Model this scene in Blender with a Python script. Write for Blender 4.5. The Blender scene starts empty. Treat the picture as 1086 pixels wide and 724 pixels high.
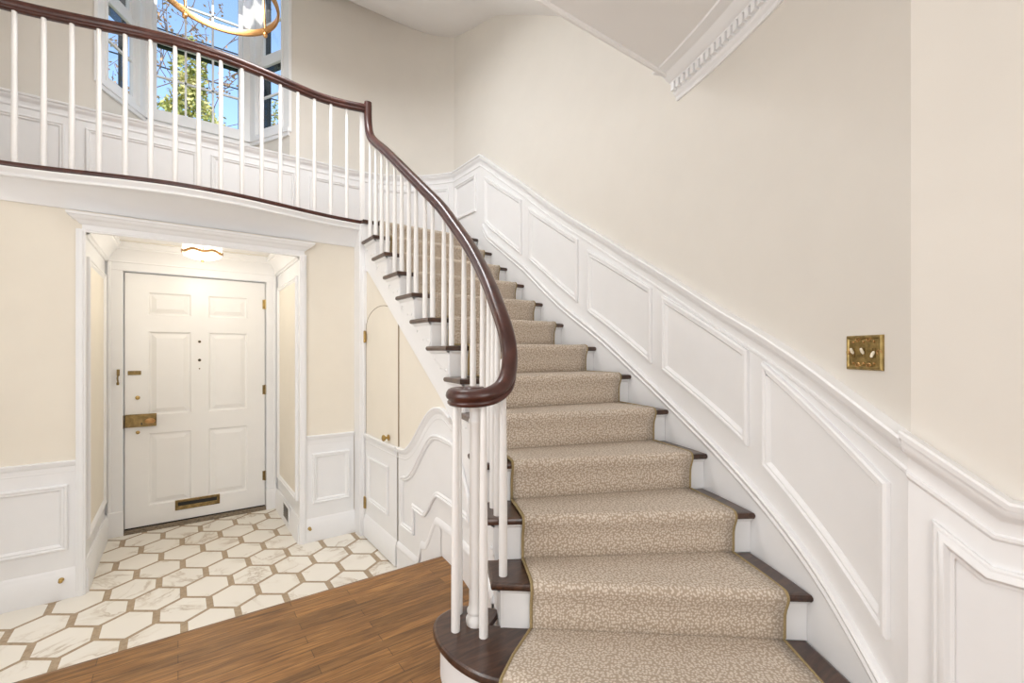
import bpy, bmesh, math, random
from math import sin, cos, radians as rad, degrees, pi, hypot, atan2, sqrt
random.seed(7)
SC = bpy.context.scene
COL = SC.collection

# ------------------------------------------------------------------ materials
def new_mat(name):
    m = bpy.data.materials.new(name); m.use_nodes = True
    nt = m.node_tree
    b = nt.nodes['Principled BSDF']
    return m, nt, b

def simple(name, col, rough=0.5, metal=0.0, spec=0.5, coat=0.0, noise=0.0, nscale=30, bump=0.0, bscale=200):
    m, nt, b = new_mat(name)
    b.inputs['Base Color'].default_value = (*col, 1)
    b.inputs['Roughness'].default_value = rough
    b.inputs['Metallic'].default_value = metal
    b.inputs['Specular IOR Level'].default_value = spec
    if coat:
        b.inputs['Coat Weight'].default_value = coat
        b.inputs['Coat Roughness'].default_value = 0.12
    tc = nt.nodes.new('ShaderNodeTexCoord')
    if noise:
        n = nt.nodes.new('ShaderNodeTexNoise'); n.inputs['Scale'].default_value = nscale
        n.inputs['Detail'].default_value = 5
        nt.links.new(tc.outputs['Object'], n.inputs['Vector'])
        mr = nt.nodes.new('ShaderNodeMapRange')
        mr.inputs['From Min'].default_value = 0.3; mr.inputs['From Max'].default_value = 0.7
        mr.inputs['To Min'].default_value = 1 - noise; mr.inputs['To Max'].default_value = 1 + noise
        nt.links.new(n.outputs['Fac'], mr.inputs['Value'])
        mx = nt.nodes.new('ShaderNodeVectorMath'); mx.operation = 'SCALE'
        mx.inputs[0].default_value = col
        nt.links.new(mr.outputs['Result'], mx.inputs['Scale'])
        nt.links.new(mx.outputs['Vector'], b.inputs['Base Color'])
    if bump:
        n2 = nt.nodes.new('ShaderNodeTexNoise'); n2.inputs['Scale'].default_value = bscale
        nt.links.new(tc.outputs['Object'], n2.inputs['Vector'])
        bp = nt.nodes.new('ShaderNodeBump'); bp.inputs['Strength'].default_value = bump
        bp.inputs['Distance'].default_value = 0.002
        nt.links.new(n2.outputs['Fac'], bp.inputs['Height'])
        nt.links.new(bp.outputs['Normal'], b.inputs['Normal'])
    return m

def ramp(nt, stops):
    r = nt.nodes.new('ShaderNodeValToRGB')
    while len(r.color_ramp.elements) < len(stops): r.color_ramp.elements.new(0.5)
    for e, (p, c) in zip(r.color_ramp.elements, stops):
        e.position = p; e.color = (*c, 1)
    return r

def grain_wood(name, dark, mid, light, scale=(1.5, 40, 40), rough=0.25, coat=0.3):
    m, nt, b = new_mat(name)
    tc = nt.nodes.new('ShaderNodeTexCoord')
    mp = nt.nodes.new('ShaderNodeMapping'); mp.inputs['Scale'].default_value = scale
    nt.links.new(tc.outputs['Object'], mp.inputs['Vector'])
    n = nt.nodes.new('ShaderNodeTexNoise'); n.inputs['Scale'].default_value = 1.6
    n.inputs['Detail'].default_value = 8; n.inputs['Roughness'].default_value = 0.6
    n.inputs['Distortion'].default_value = 0.6
    nt.links.new(mp.outputs['Vector'], n.inputs['Vector'])
    r = ramp(nt, [(0.3, dark), (0.5, mid), (0.72, light)])
    nt.links.new(n.outputs['Fac'], r.inputs['Fac'])
    nt.links.new(r.outputs['Color'], b.inputs['Base Color'])
    b.inputs['Roughness'].default_value = rough
    b.inputs['Coat Weight'].default_value = coat
    b.inputs['Coat Roughness'].default_value = 0.15
    return m

def plank_floor(name):
    m, nt, b = new_mat(name)
    tc = nt.nodes.new('ShaderNodeTexCoord')
    br = nt.nodes.new('ShaderNodeTexBrick')
    br.offset = 0.37; br.offset_frequency = 2; br.squash = 1.0
    br.inputs['Scale'].default_value = 1.0
    br.inputs['Brick Width'].default_value = 0.7
    br.inputs['Row Height'].default_value = 0.057
    br.inputs['Mortar Size'].default_value = 0.0013
    br.inputs['Mortar Smooth'].default_value = 0.2
    br.inputs['Bias'].default_value = -0.05
    br.inputs['Color1'].default_value = (0.68, 0.68, 0.68, 1)
    br.inputs['Color2'].default_value = (1.22, 1.22, 1.22, 1)
    br.inputs['Mortar'].default_value = (0.28, 0.28, 0.28, 1)
    nt.links.new(tc.outputs['Object'], br.inputs['Vector'])
    mp = nt.nodes.new('ShaderNodeMapping'); mp.inputs['Scale'].default_value = (2.2, 34, 1)
    nt.links.new(tc.outputs['Object'], mp.inputs['Vector'])
    n = nt.nodes.new('ShaderNodeTexNoise'); n.inputs['Scale'].default_value = 2.2
    n.inputs['Detail'].default_value = 9; n.inputs['Roughness'].default_value = 0.62; n.inputs['Distortion'].default_value = 0.8
    nt.links.new(mp.outputs['Vector'], n.inputs['Vector'])
    r = ramp(nt, [(0.28, (0.09, 0.036, 0.009)), (0.5, (0.235, 0.108, 0.03)), (0.72, (0.40, 0.205, 0.066))])
    nt.links.new(n.outputs['Fac'], r.inputs['Fac'])
    mx = nt.nodes.new('ShaderNodeMix'); mx.data_type = 'RGBA'; mx.blend_type = 'MULTIPLY'
    mx.inputs['Factor'].default_value = 1.0
    nt.links.new(r.outputs['Color'], mx.inputs[6]); nt.links.new(br.outputs['Color'], mx.inputs[7])
    nt.links.new(mx.outputs[2], b.inputs['Base Color'])
    b.inputs['Roughness'].default_value = 0.38
    b.inputs['Specular IOR Level'].default_value = 0.4
    bp = nt.nodes.new('ShaderNodeBump'); bp.inputs['Strength'].default_value = 0.25; bp.inputs['Distance'].default_value = 0.001
    nt.links.new(br.outputs['Fac'], bp.inputs['Height']); bp.invert = True
    nt.links.new(bp.outputs['Normal'], b.inputs['Normal'])
    return m

def marble(name):
    m, nt, b = new_mat(name)
    tc = nt.nodes.new('ShaderNodeTexCoord')
    # each tile carries its own offset in the 'tile' attribute
    at = nt.nodes.new('ShaderNodeAttribute'); at.attribute_name = 'tile'
    ad = nt.nodes.new('ShaderNodeVectorMath'); ad.operation = 'ADD'
    nt.links.new(tc.outputs['Object'], ad.inputs[0]); nt.links.new(at.outputs['Vector'], ad.inputs[1])
    n = nt.nodes.new('ShaderNodeTexNoise'); n.inputs['Scale'].default_value = 1.9
    n.inputs['Detail'].default_value = 6; n.inputs['Roughness'].default_value = 0.62; n.inputs['Distortion'].default_value = 1.4
    nt.links.new(ad.outputs['Vector'], n.inputs['Vector'])
    r = ramp(nt, [(0.0, (0.80, 0.765, 0.69)), (0.478, (0.79, 0.75, 0.67)), (0.503, (0.53, 0.45, 0.35)), (0.53, (0.74, 0.69, 0.60)), (0.6, (0.81, 0.775, 0.70))])
    nt.links.new(n.outputs['Fac'], r.inputs['Fac'])
    n2 = nt.nodes.new('ShaderNodeTexNoise'); n2.inputs['Scale'].default_value = 3.1; n2.inputs['Detail'].default_value = 2
    nt.links.new(ad.outputs['Vector'], n2.inputs['Vector'])
    r2 = ramp(nt, [(0.44, (0, 0, 0)), (0.6, (1, 1, 1))])
    nt.links.new(n2.outputs['Fac'], r2.inputs['Fac'])
    mx = nt.nodes.new('ShaderNodeMix'); mx.data_type = 'RGBA'
    nt.links.new(r2.outputs['Color'], mx.inputs['Factor'])
    mx.inputs[6].default_value = (0.81, 0.77, 0.69, 1)
    nt.links.new(r.outputs['Color'], mx.inputs[7])
    nt.links.new(mx.outputs[2], b.inputs['Base Color'])
    b.inputs['Roughness'].default_value = 0.3
    return m

def carpet(name):
    m, nt, b = new_mat(name)
    tc = nt.nodes.new('ShaderNodeTexCoord')
    nz = nt.nodes.new('ShaderNodeTexNoise'); nz.inputs['Scale'].default_value = 60; nz.inputs['Detail'].default_value = 2
    nt.links.new(tc.outputs['UV'], nz.inputs['Vector'])
    wm = nt.nodes.new('ShaderNodeVectorMath'); wm.operation = 'MULTIPLY_ADD'
    wm.inputs[1].default_value = (0.014, 0.014, 0.0)
    nt.links.new(nz.outputs['Color'], wm.inputs[0]); nt.links.new(tc.outputs['UV'], wm.inputs[2])
    vo = nt.nodes.new('ShaderNodeTexVoronoi'); vo.voronoi_dimensions = '2D'
    vo.feature = 'F1'; vo.inputs['Scale'].default_value = 98
    vo.inputs['Randomness'].default_value = 0.8
    nt.links.new(wm.outputs['Vector'], vo.inputs['Vector'])
    r = ramp(nt, [(0.0, (0.735, 0.655, 0.565)), (0.30, (0.70, 0.62, 0.53)), (0.41, (0.475, 0.388, 0.30)), (1.0, (0.44, 0.357, 0.275))])
    nt.links.new(vo.outputs['Distance'], r.inputs['Fac'])
    n2 = nt.nodes.new('ShaderNodeTexNoise'); n2.inputs['Scale'].default_value = 500
    nt.links.new(tc.outputs['UV'], n2.inputs['Vector'])
    mr = nt.nodes.new('ShaderNodeMapRange'); mr.inputs['To Min'].default_value = 0.7; mr.inputs['To Max'].default_value = 1.2
    nt.links.new(n2.outputs['Fac'], mr.inputs['Value'])
    sc = nt.nodes.new('ShaderNodeVectorMath'); sc.operation = 'SCALE'
    nt.links.new(r.outputs['Color'], sc.inputs[0]); nt.links.new(mr.outputs['Result'], sc.inputs['Scale'])
    nt.links.new(sc.outputs['Vector'], b.inputs['Base Color'])
    b.inputs['Roughness'].default_value = 0.95
    b.inputs['Specular IOR Level'].default_value = 0.1
    b.inputs['Sheen Weight'].default_value = 0.12
    bp = nt.nodes.new('ShaderNodeBump'); bp.inputs['Strength'].default_value = 0.5; bp.inputs['Distance'].default_value = 0.003
    nt.links.new(n2.outputs['Fac'], bp.inputs['Height'])
    nt.links.new(bp.outputs['Normal'], b.inputs['Normal'])
    return m

def glass(name, tint=(0.97, 0.98, 0.98)):
    m = bpy.data.materials.new(name); m.use_nodes = True
    nt = m.node_tree; nt.nodes.clear()
    o = nt.nodes.new('ShaderNodeOutputMaterial')
    t = nt.nodes.new('ShaderNodeBsdfTransparent'); t.inputs[0].default_value = (*tint, 1)
    g = nt.nodes.new('ShaderNodeBsdfGlossy'); g.inputs['Roughness'].default_value = 0.03
    f = nt.nodes.new('ShaderNodeFresnel'); f.inputs['IOR'].default_value = 1.12
    mx = nt.nodes.new('ShaderNodeMixShader')
    nt.links.new(f.outputs[0], mx.inputs[0]); nt.links.new(t.outputs[0], mx.inputs[1]); nt.links.new(g.outputs[0], mx.inputs[2])
    nt.links.new(mx.outputs[0], o.inputs[0])
    return m

def emit(name, col, strength):
    m, nt, b = new_mat(name)
    b.inputs['Base Color'].default_value = (*col, 1)
    b.inputs['Emission Color'].default_value = (*col, 1)
    b.inputs['Emission Strength'].default_value = strength
    return m

def foliage(name, c1, c2, c3):
    m, nt, b = new_mat(name)
    tc = nt.nodes.new('ShaderNodeTexCoord')
    n = nt.nodes.new('ShaderNodeTexNoise'); n.inputs['Scale'].default_value = 4.5; n.inputs['Detail'].default_value = 4
    nt.links.new(tc.outputs['Object'], n.inputs['Vector'])
    r = ramp(nt, [(0.35, c1), (0.5, c2), (0.66, c3)])
    nt.links.new(n.outputs['Fac'], r.inputs['Fac']); nt.links.new(r.outputs['Color'], b.inputs['Base Color'])
    b.inputs['Roughness'].default_value = 0.7
    return m

CREAM = simple('cream wall paint', (0.705, 0.674, 0.622), 0.7, noise=0.012, nscale=6, spec=0.25)
CREAMW = simple('warm cream wall paint', (0.80, 0.752, 0.66), 0.65, noise=0.012, nscale=6, spec=0.25)
WHITE = simple('white satin trim paint', (0.825, 0.83, 0.84), 0.38, noise=0.01, nscale=9, spec=0.4)
CEIL = simple('ceiling paint', (0.82, 0.815, 0.81), 0.85, noise=0.008, nscale=4, spec=0.2)
DOORW = simple('white door paint', (0.84, 0.838, 0.83), 0.3, noise=0.008, nscale=9, spec=0.45)
BALW = simple('white baluster paint', (0.82, 0.81, 0.80), 0.35, noise=0.01, nscale=20, spec=0.45)
FLOOR = plank_floor('oak strip flooring')
TREAD = grain_wood('dark stained oak tread', (0.022, 0.010, 0.006), (0.055, 0.024, 0.014), (0.105, 0.048, 0.027), (5, 30, 8), 0.3, 0.25)
MAHOG = grain_wood('polished mahogany', (0.034, 0.010, 0.0075), (0.060, 0.0175, 0.012), (0.092, 0.028, 0.018), (6, 6, 6), 0.33, 0.12)
MARBLE = marble('cream marble tile')
GROUT = grain_wood('taupe wood look border tile', (0.30, 0.215, 0.13), (0.39, 0.29, 0.185), (0.46, 0.355, 0.235), (30, 30, 30), 0.45, 0.0)
CARPET = carpet('spotted beige carpet')
BIND = simple('olive tan carpet binding', (0.31, 0.235, 0.115), 0.9, noise=0.15, nscale=200)
BRASS = simple('aged brass', (0.46, 0.32, 0.12), 0.42, metal=1.0, noise=0.25, nscale=25)
DBRASS = simple('dark antique brass', (0.25, 0.175, 0.075), 0.42, metal=1.0, noise=0.3, nscale=40)
GILT = simple('polished warm brass', (0.52, 0.30, 0.125), 0.3, metal=1.0, noise=0.15, nscale=14)
IVORY = simple('ivory switch', (0.80, 0.73, 0.58), 0.35)
BLACK = simple('black void', (0.012, 0.011, 0.010), 0.6)
DARKMETAL = simple('dark window frame metal', (0.02, 0.022, 0.024), 0.4, metal=0.3)
STEEL = simple('grey steel grille', (0.33, 0.32, 0.30), 0.45, metal=0.7)
STONE = simple('worn dark threshold', (0.20, 0.155, 0.105), 0.6, noise=0.45, nscale=50)
GAP_SHADE = simple('taupe gap shade', (0.27, 0.21, 0.145), 0.8)  # tone of the shade in the gap round the closet door
PLATE = simple('aged olive brass plate', (0.34, 0.25, 0.10), 0.48, metal=1.0, noise=0.35, nscale=60)
GLASS = glass('window glass')
BULB = emit('warm lamp glass', (1.0, 0.90, 0.72), 2.2)
CANDLE = simple('candle sleeve', (0.85, 0.80, 0.68), 0.5)
LEAFY = foliage('yellow green foliage', (0.14, 0.19, 0.04), (0.42, 0.42, 0.12), (0.72, 0.64, 0.30))
BARK = simple('grey brown bark', (0.20, 0.145, 0.12), 0.9, noise=0.3, nscale=30)
DRY = simple('dry tan leaves', (0.62, 0.40, 0.25), 0.8)
GRASS = simple('lawn', (0.10, 0.16, 0.04), 0.9, noise=0.3, nscale=3)
WIRE = simple('black cable', (0.02, 0.02, 0.02), 0.6)

# ------------------------------------------------------------------ mesh helpers
class MB:
    def __init__(s): s.v = []; s.f = []; s.m = []; s.uv = {}
    def add(s, pts, faces, mi=0):
        o = len(s.v); s.v.extend(tuple(p) for p in pts)
        for f in faces: s.f.append(tuple(o + i for i in f)); s.m.append(mi)
    def grid(s, rows, mi=0, closed=False):
        n = len(rows[0]); o = len(s.v)
        for r in rows: s.v.extend(tuple(p) for p in r)
        for i in range(len(rows) - 1):
            for j in range(n if closed else n - 1):
                a = o + i * n + j; b_ = o + i * n + (j + 1) % n
                s.f.append((a, b_, b_ + n, a + n)); s.m.append(mi)
    def poly(s, pts, mi=0):
        o = len(s.v); s.v.extend(tuple(p) for p in pts); s.f.append(tuple(range(o, o + len(pts)))); s.m.append(mi)
    def box(s, a, b, mi=0, bev=0.0):
        x0, y0, z0 = a; x1, y1, z1 = b
        if bev <= 0:
            s.add([(x0,y0,z0),(x1,y0,z0),(x1,y1,z0),(x0,y1,z0),(x0,y0,z1),(x1,y0,z1),(x1,y1,z1),(x0,y1,z1)],
                  [(0,3,2,1),(4,5,6,7),(0,1,5,4),(1,2,6,5),(2,3,7,6),(3,0,4,7)], mi); return
        bm = bmesh.new(); bmesh.ops.create_cube(bm, size=1)
        for v in bm.verts: v.co = ((x0+x1)/2 + v.co.x*(x1-x0), (y0+y1)/2 + v.co.y*(y1-y0), (z0+z1)/2 + v.co.z*(z1-z0))
        bmesh.ops.bevel(bm, geom=list(bm.edges), offset=bev, segments=2, affect='EDGES', profile=0.6)
        bm.verts.index_update()
        s.add([v.co[:] for v in bm.verts], [[v.index for v in f.verts] for f in bm.faces], mi); bm.free()
    def lathe(s, prof, c=(0,0,0), n=20, axis='z', mi=0, cap=True):
        rows = []
        for r, h in prof:
            row = []
            for k in range(n):
                a = 2*pi*k/n; u, w = r*cos(a), r*sin(a)
                if axis == 'z': p = (c[0]+u, c[1]+w, c[2]+h)
                elif axis == 'y': p = (c[0]+u, c[1]+h, c[2]+w)
                else: p = (c[0]+h, c[1]+u, c[2]+w)
                row.append(p)
            rows.append(row)
        s.grid(rows, mi, closed=True)
        if cap:
            s.poly(rows[0][::-1], mi); s.poly(rows[-1], mi)
    def tube(s, pts, r, n=8, mi=0):
        rows = []; up = None
        for i, p in enumerate(pts):
            a = pts[max(i-1,0)]; b_ = pts[min(i+1,len(pts)-1)]
            t = norm(sub(b_, a)); rr = r[i] if isinstance(r, (list,tuple)) else r
            if up is None: up = (0,0,1) if abs(t[2]) < .9 else (1,0,0)
            x = norm(cross(t, up)); y = cross(x, t); up = y
            rows.append([tuple(p[k] + rr*(cos(2*pi*j/n)*x[k] + sin(2*pi*j/n)*y[k]) for k in range(3)) for j in range(n)])
        s.grid(rows, mi, closed=True); s.poly(rows[0][::-1], mi); s.poly(rows[-1], mi)
    def build(s, name, mats, parent=None, smooth=None, recalc=True):
        me = bpy.data.meshes.new(name)
        me.from_pydata(s.v, [], s.f)
        mats = mats if isinstance(mats, (list, tuple)) else [mats]
        for m in mats: me.materials.append(m)
        for p, mi in zip(me.polygons, s.m): p.material_index = mi
        me.update()
        if recalc:
            bm = bmesh.new(); bm.from_mesh(me)
            bmesh.ops.recalc_face_normals(bm, faces=bm.faces); bm.to_mesh(me); bm.free()
        if smooth is not None:
            for p in me.polygons: p.use_smooth = True
            me.set_sharp_from_angle(angle=rad(smooth))
        o = bpy.data.objects.new(name, me); COL.objects.link(o)
        if parent: o.parent = parent; o.matrix_parent_inverse = parent.matrix_world.inverted() if False else o.matrix_parent_inverse
        return o

def sub(a,b): return (a[0]-b[0],a[1]-b[1],a[2]-b[2])
def cross(a,b): return (a[1]*b[2]-a[2]*b[1], a[2]*b[0]-a[0]*b[2], a[0]*b[1]-a[1]*b[0])
def norm(a):
    l = sqrt(a[0]**2+a[1]**2+a[2]**2) or 1; return (a[0]/l,a[1]/l,a[2]/l)
def lerp(a,b,t): return tuple(a[i]+(b[i]-a[i])*t for i in range(len(a)))
def interp(tab, x):
    if x <= tab[0][0]: return tab[0][1]
    for (a,b),(c,d) in zip(tab,tab[1:]):
        if x <= c: return b + (d-b)*(x-a)/(c-a)
    return tab[-1][1]
def catmull(P, n=8):
    out = []
    for i in range(len(P)-1):
        p0 = P[max(i-1,0)]; p1 = P[i]; p2 = P[i+1]; p3 = P[min(i+2,len(P)-1)]
        for k in range(n):
            t = k/n
            out.append(tuple(0.5*((2*p1[d]) + (-p0[d]+p2[d])*t + (2*p0[d]-5*p1[d]+4*p2[d]-p3[d])*t*t + (-p0[d]+3*p1[d]-3*p2[d]+p3[d])*t**3) for d in range(len(p1))))
    out.append(tuple(P[-1])); return out
def subdiv(pl, L=0.07, closed=False):
    out = []; n = len(pl)
    for i in range(n if closed else n-1):
        a = pl[i]; b = pl[(i+1)%n]; k = max(1, int(math.ceil(hypot(b[0]-a[0], b[1]-a[1])/L)))
        out += [lerp(a,b,j/k) for j in range(k)]
    if not closed: out.append(tuple(pl[-1]))
    return out
def offs(pl, d, closed):
    """offset a 2-D polyline by d to its left with mitres"""
    n = len(pl); out = []
    for i in range(n):
        p = pl[i]
        a = pl[(i-1)%n] if (closed or i > 0) else None
        b = pl[(i+1)%n] if (closed or i < n-1) else None
        def nrm(u,v):
            x,y = v[0]-u[0], v[1]-u[1]; l = hypot(x,y) or 1; return (-y/l, x/l)
        if a is None: m = nrm(p,b)
        elif b is None: m = nrm(a,p)
        else:
            n1, n2 = nrm(a,p), nrm(p,b); mx,my = n1[0]+n2[0], n1[1]+n2[1]
            q = mx*n1[0]+my*n1[1]
            if abs(q) < 0.25: q = 0.25
            m = (mx/q, my/q)
        out.append((p[0]+m[0]*d, p[1]+m[1]*d))
    return out
def area(pl): return 0.5*sum(pl[i][0]*pl[(i+1)%len(pl)][1]-pl[(i+1)%len(pl)][0]*pl[i][1] for i in range(len(pl)))

def frame(mb, poly, prof, mp, L=0.07, mi=0, cap=None):
    """moulding round a closed polygon in wall coordinates; prof = (inset, relief)"""
    if area(poly) < 0: poly = poly[::-1]
    pl = subdiv(poly, L, True)
    rows = [[mp(q[0], q[1], b) for q in offs(pl, a, True)] for a, b in prof]
    mb.grid(rows, mi, closed=True)
    if cap is not None: mb.poly(rows[-1], cap)
def strip(mb, line, prof, mp, L=0.07, mi=0, ends=(0,0)):
    """moulding along an open line in wall coordinates; prof = (offset upward, relief); ends = mitre at both ends"""
    pl = subdiv(line, L); rows = []
    for a, b in prof:
        of = offs(pl, a, False)
        for e, i, j, sg in ((0,0,1,-1),(1,-1,-2,1)):
            dx, dy = pl[i][0]-pl[j][0], pl[i][1]-pl[j][1]; l = hypot(dx,dy)
            if abs(dx)/l > 0.3:      # plumb cut
                ds = sg*ends[e]*b
                of[i] = (pl[i][0]+ds, pl[i][1]+a*l/abs(dx)+ds*dy/dx)
        rows.append([mp(q[0], q[1], b) for q in of])
    mb.grid(rows, mi)
    mb.poly([r[0] for r in rows], mi); mb.poly([r[-1] for r in rows][::-1], mi)
def sheet(mb, s0, s1, zb, zt, mp, b=0.0, n=24, nz=1, mi=0):
    rows = []
    for i in range(n+1):
        s = s0+(s1-s0)*i/n; lo = zb(s) if callable(zb) else zb; hi = zt(s) if callable(zt) else zt
        rows.append([mp(s, lo+(hi-lo)*j/nz, b) for j in range(nz+1)])
    mb.grid(rows, mi)

def props(o, label=None, cat=None, group=None, kind=None):
    if label: o['label'] = label
    if cat: o['category'] = cat
    if group: o['group'] = group
    if kind: o['kind'] = kind
    return o
def struct(o, label=None, cat=None):
    return props(o, label, cat, kind='structure')
def empty(name, loc=(0,0,0), label=None, cat=None, group=None):
    o = bpy.data.objects.new(name, None); COL.objects.link(o); o.location = loc
    o.empty_display_size = 0.1
    return props(o, label, cat, group)
def shift(mb, loc):
    mb.v = [(p[0]-loc[0], p[1]-loc[1], p[2]-loc[2]) for p in mb.v]; return mb
def part(mb, name, mats, root, smooth=None, label=None):
    shift(mb, root.location)
    o = mb.build(name, mats, root, smooth)
    if label: o['label'] = label
    return o

# ------------------------------------------------------------------ plan of the place
R0 = 0.18                       # rise of one step
CX, CY = -1.175, 2.6            # centre the stairs turn about
RW, RI, RT = 3.58, 2.475, 2.425 # outer wall, outer face of the open string, edge of the treads
TILE = -0.345                   # foyer tile level
EYE = 1.224
LAND = 13*R0                    # 2.34 balcony floor

def conc(R):
    def mp(s, z, b=0.0):
        if s < 0: return (CX+R-b, CY-s, z)
        a = s/R; return (CX+(R-b)*cos(a), CY-(R-b)*sin(a), z)
    return mp
MR = conc(RW); MS = conc(RI)
def sR(phi): return RW*rad(phi)
def sS(phi): return RI*rad(phi)
XE = CX+RW*cos(rad(38.74)); YE = CY-RW*sin(rad(38.74))   # end corner of the stair wall
def ME(s, z, b=0.0): return (XE-b, YE-s, z)
def MF(s, z, b=0.0): return (s, 4.03-b, z)
RB = 1.15
def MB_(s, z, b=0.0):           # upper back wall: straight to x=1.4 then bending to meet the stair wall
    if s < 1.4: return (s, 4.93-b, z)
    a = (s-1.4)/RB; return (1.4+(RB-b)*sin(a), 4.93-RB+(RB-b)*cos(a), z)
SB_END = 1.4+RB*math.asin(1.005/RB)
YB_END = MB_(SB_END, 0)[1]

PL = {1: 37, 2: 29.2, 3: 25.3, 4: 21, 5: 16, 6: 12, 7: 6.5}
PRR = {1: 38.3, 2: 32.8, 3: 27.6, 4: 22.3, 5: 17.2, 6: 11.7, 7: 6.0}
def sl(k): return RT*rad(PL[k]) if k < 8 else 2.6-(2.585+0.2475*(k-8))*1.0
def sr(k): return RW*rad(PRR[k]) if k < 8 else 2.6-(2.585+0.2475*(k-8))*1.0
MT = conc(RT); MW = conc(RW)
def line_k(k, back=0.0):
    """plan ends (left edge of tread, wall) of the nosing line of step k moved back up the stairs"""
    a = MT(sl(k)-back, 0); b = MW(sr(k)-back, 0); return (a[0],a[1]), (b[0],b[1])
def on_line(k, f, back=0.0):
    a, b = line_k(k, back); return lerp(a, b, f)

# ------------------------------------------------------------------ floors
f = MB()
f.poly([(-1.7,-2.6,0),(1.75,-2.6,0),(1.75,0.3,0),(2.3,0.9,0),(2.3,2.43,0),(-1.7,2.43,0)])
# rounded nosing at the edge above the foyer, riser and middle step
rows = []
for y, z in [(2.43,0),(2.452,0),(2.459,-0.004),(2.462,-0.014),(2.459,-0.024),(2.452,-0.028),(2.435,-0.028),(2.435,-0.172),(2.70,-0.172),(2.715,-0.176),(2.718,-0.19),(2.71,-0.2),(2.69,-0.2),(2.69,TILE)]:
    rows.append([(-1.7,y,z),(1.30,y,z)])
f.grid(rows)
o = f.build('floor', FLOOR, smooth=30); struct(o, 'oak strip wood floor of the hall, stepping down to the tiled entry', 'floor')

t = MB()
t.poly([(-1.7,2.69,TILE),(1.32,2.69,TILE),(1.32,4.05,TILE),(0.83,4.05,TILE),(0.83,5.2,TILE),(-0.52,5.2,TILE),(-0.52,4.05,TILE),(-1.7,4.05,TILE)], 0)
HX, HY = 0.264, 0.245
gx0, gy0 = -0.236, 3.912
tilepos = []
def clip(poly, axis, val, keep_less):
    out = []
    for i in range(len(poly)):
        a, b = poly[i], poly[(i+1)%len(poly)]
        ia = (a[axis] <= val) == keep_less; ib = (b[axis] <= val) == keep_less
        if ia: out.append(a)
        if ia != ib: out.append(lerp(a, b, (val-a[axis])/(b[axis]-a[axis])))
    return out
G = 0.0185
for j in range(-6, 7):
    for i in range(-8, 9):
        cx = gx0+HX*i+(HX/2 if j % 2 else 0); cy = gy0+HY*j
        hw = HX/2-G; sl_ = 0.155/2-0.004; tp = sl_+0.0905-G*0.35
        hexa = [(cx+hw,cy-sl_),(cx+hw,cy+sl_),(cx,cy+tp),(cx-hw,cy+sl_),(cx-hw,cy-sl_),(cx,cy-tp)]
        regs = [((-1.7,1.32),(2.69,4.05)), ((-0.52,0.83),(4.05,5.2))]
        for (xa,xb),(ya,yb) in regs:
            p = clip(hexa,0,xb,True) if hexa else []
            for ax,val,kl in ((0,xa,False),(1,yb,True),(1,ya,False)):
                if p: p = clip(p,ax,val,kl)
            if len(p) > 2:
                t.poly([(x,y,TILE+0.0012) for x,y in p], 1)
                tilepos.append((len(t.f)-1, (random.uniform(0,40), random.uniform(0,40), random.uniform(0,9))))
o = t.build('floor', [GROUT, MARBLE], recalc=False); struct(o, 'cream marble hexagon tiles with taupe borders in the entry', 'floor')
at = o.data.attributes.new('tile', 'FLOAT_VECTOR', 'FACE')
for fi, v in tilepos: at.data[fi].vector = v

# ------------------------------------------------------------------ profiles
RAILP = [(-0.105,0.0),(-0.105,0.012),(-0.098,0.018),(-0.090,0.018),(-0.086,0.012),(-0.058,0.012),(-0.052,0.016),(-0.040,0.030),(-0.026,0.036),(-0.020,0.036),(-0.018,0.044),(-0.006,0.047),(0.0,0.042),(0.0,0.0)]
CAPP = [(-0.05,0.0),(-0.05,0.018),(-0.036,0.020),(-0.024,0.030),(-0.012,0.032),(-0.006,0.024),(0.0,0.020),(0.0,0.0)]
PANP = [(0.0,0.010),(0.0,0.024),(0.006,0.030),(0.014,0.030),(0.019,0.022),(0.028,0.024),(0.036,0.017),(0.040,0.012),(0.040,0.010)]
PANS = [(0.0,0.010),(0.0,0.020),(0.005,0.025),(0.012,0.025),(0.017,0.018),(0.026,0.020),(0.033,0.014),(0.036,0.010)]

# nosing height along the outer wall and the measured run of the wall's rail
def nosing_z(s):
    tab = [(-sr(k), k*R0) for k in range(1,14)]
    return interp(tab, -s)
RAIL = [(-1.74,3.15),(-1.165,3.15),(-1.08,3.092),(-0.449,2.642),(0.0,2.31)]
RAIL += [(sR(p), z) for p, z in [(8.42,1.975),(12,1.838),(15.62,1.709),(20,1.557),(24.05,1.425),(28.93,1.286),(32.8,1.174),(35.0,1.108),(37.37,1.040),(38.74,1.003)]]
RAIL = RAIL[:4] + [(p[0],p[1]) for p in catmull(RAIL[3:], 4)][1:]
def rail_z(s): return interp(RAIL, s)
SK = [(-1.74,2.47),(-1.13,2.47),(-1.03,2.335),(-0.449,1.945),(0.0,1.60)] + [(sR(p), z) for p,z in [(6.87,1.342),(12.5,1.13),(18.23,0.933),(24.68,0.735),(29.65,0.585),(33.33,0.462),(36.23,0.340),(38.74,0.225)]]
SK = SK[:4] + [(p[0],p[1]) for p in catmull(SK[3:], 4)][1:]
def skirt_z(s): return interp(SK, s)

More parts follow.
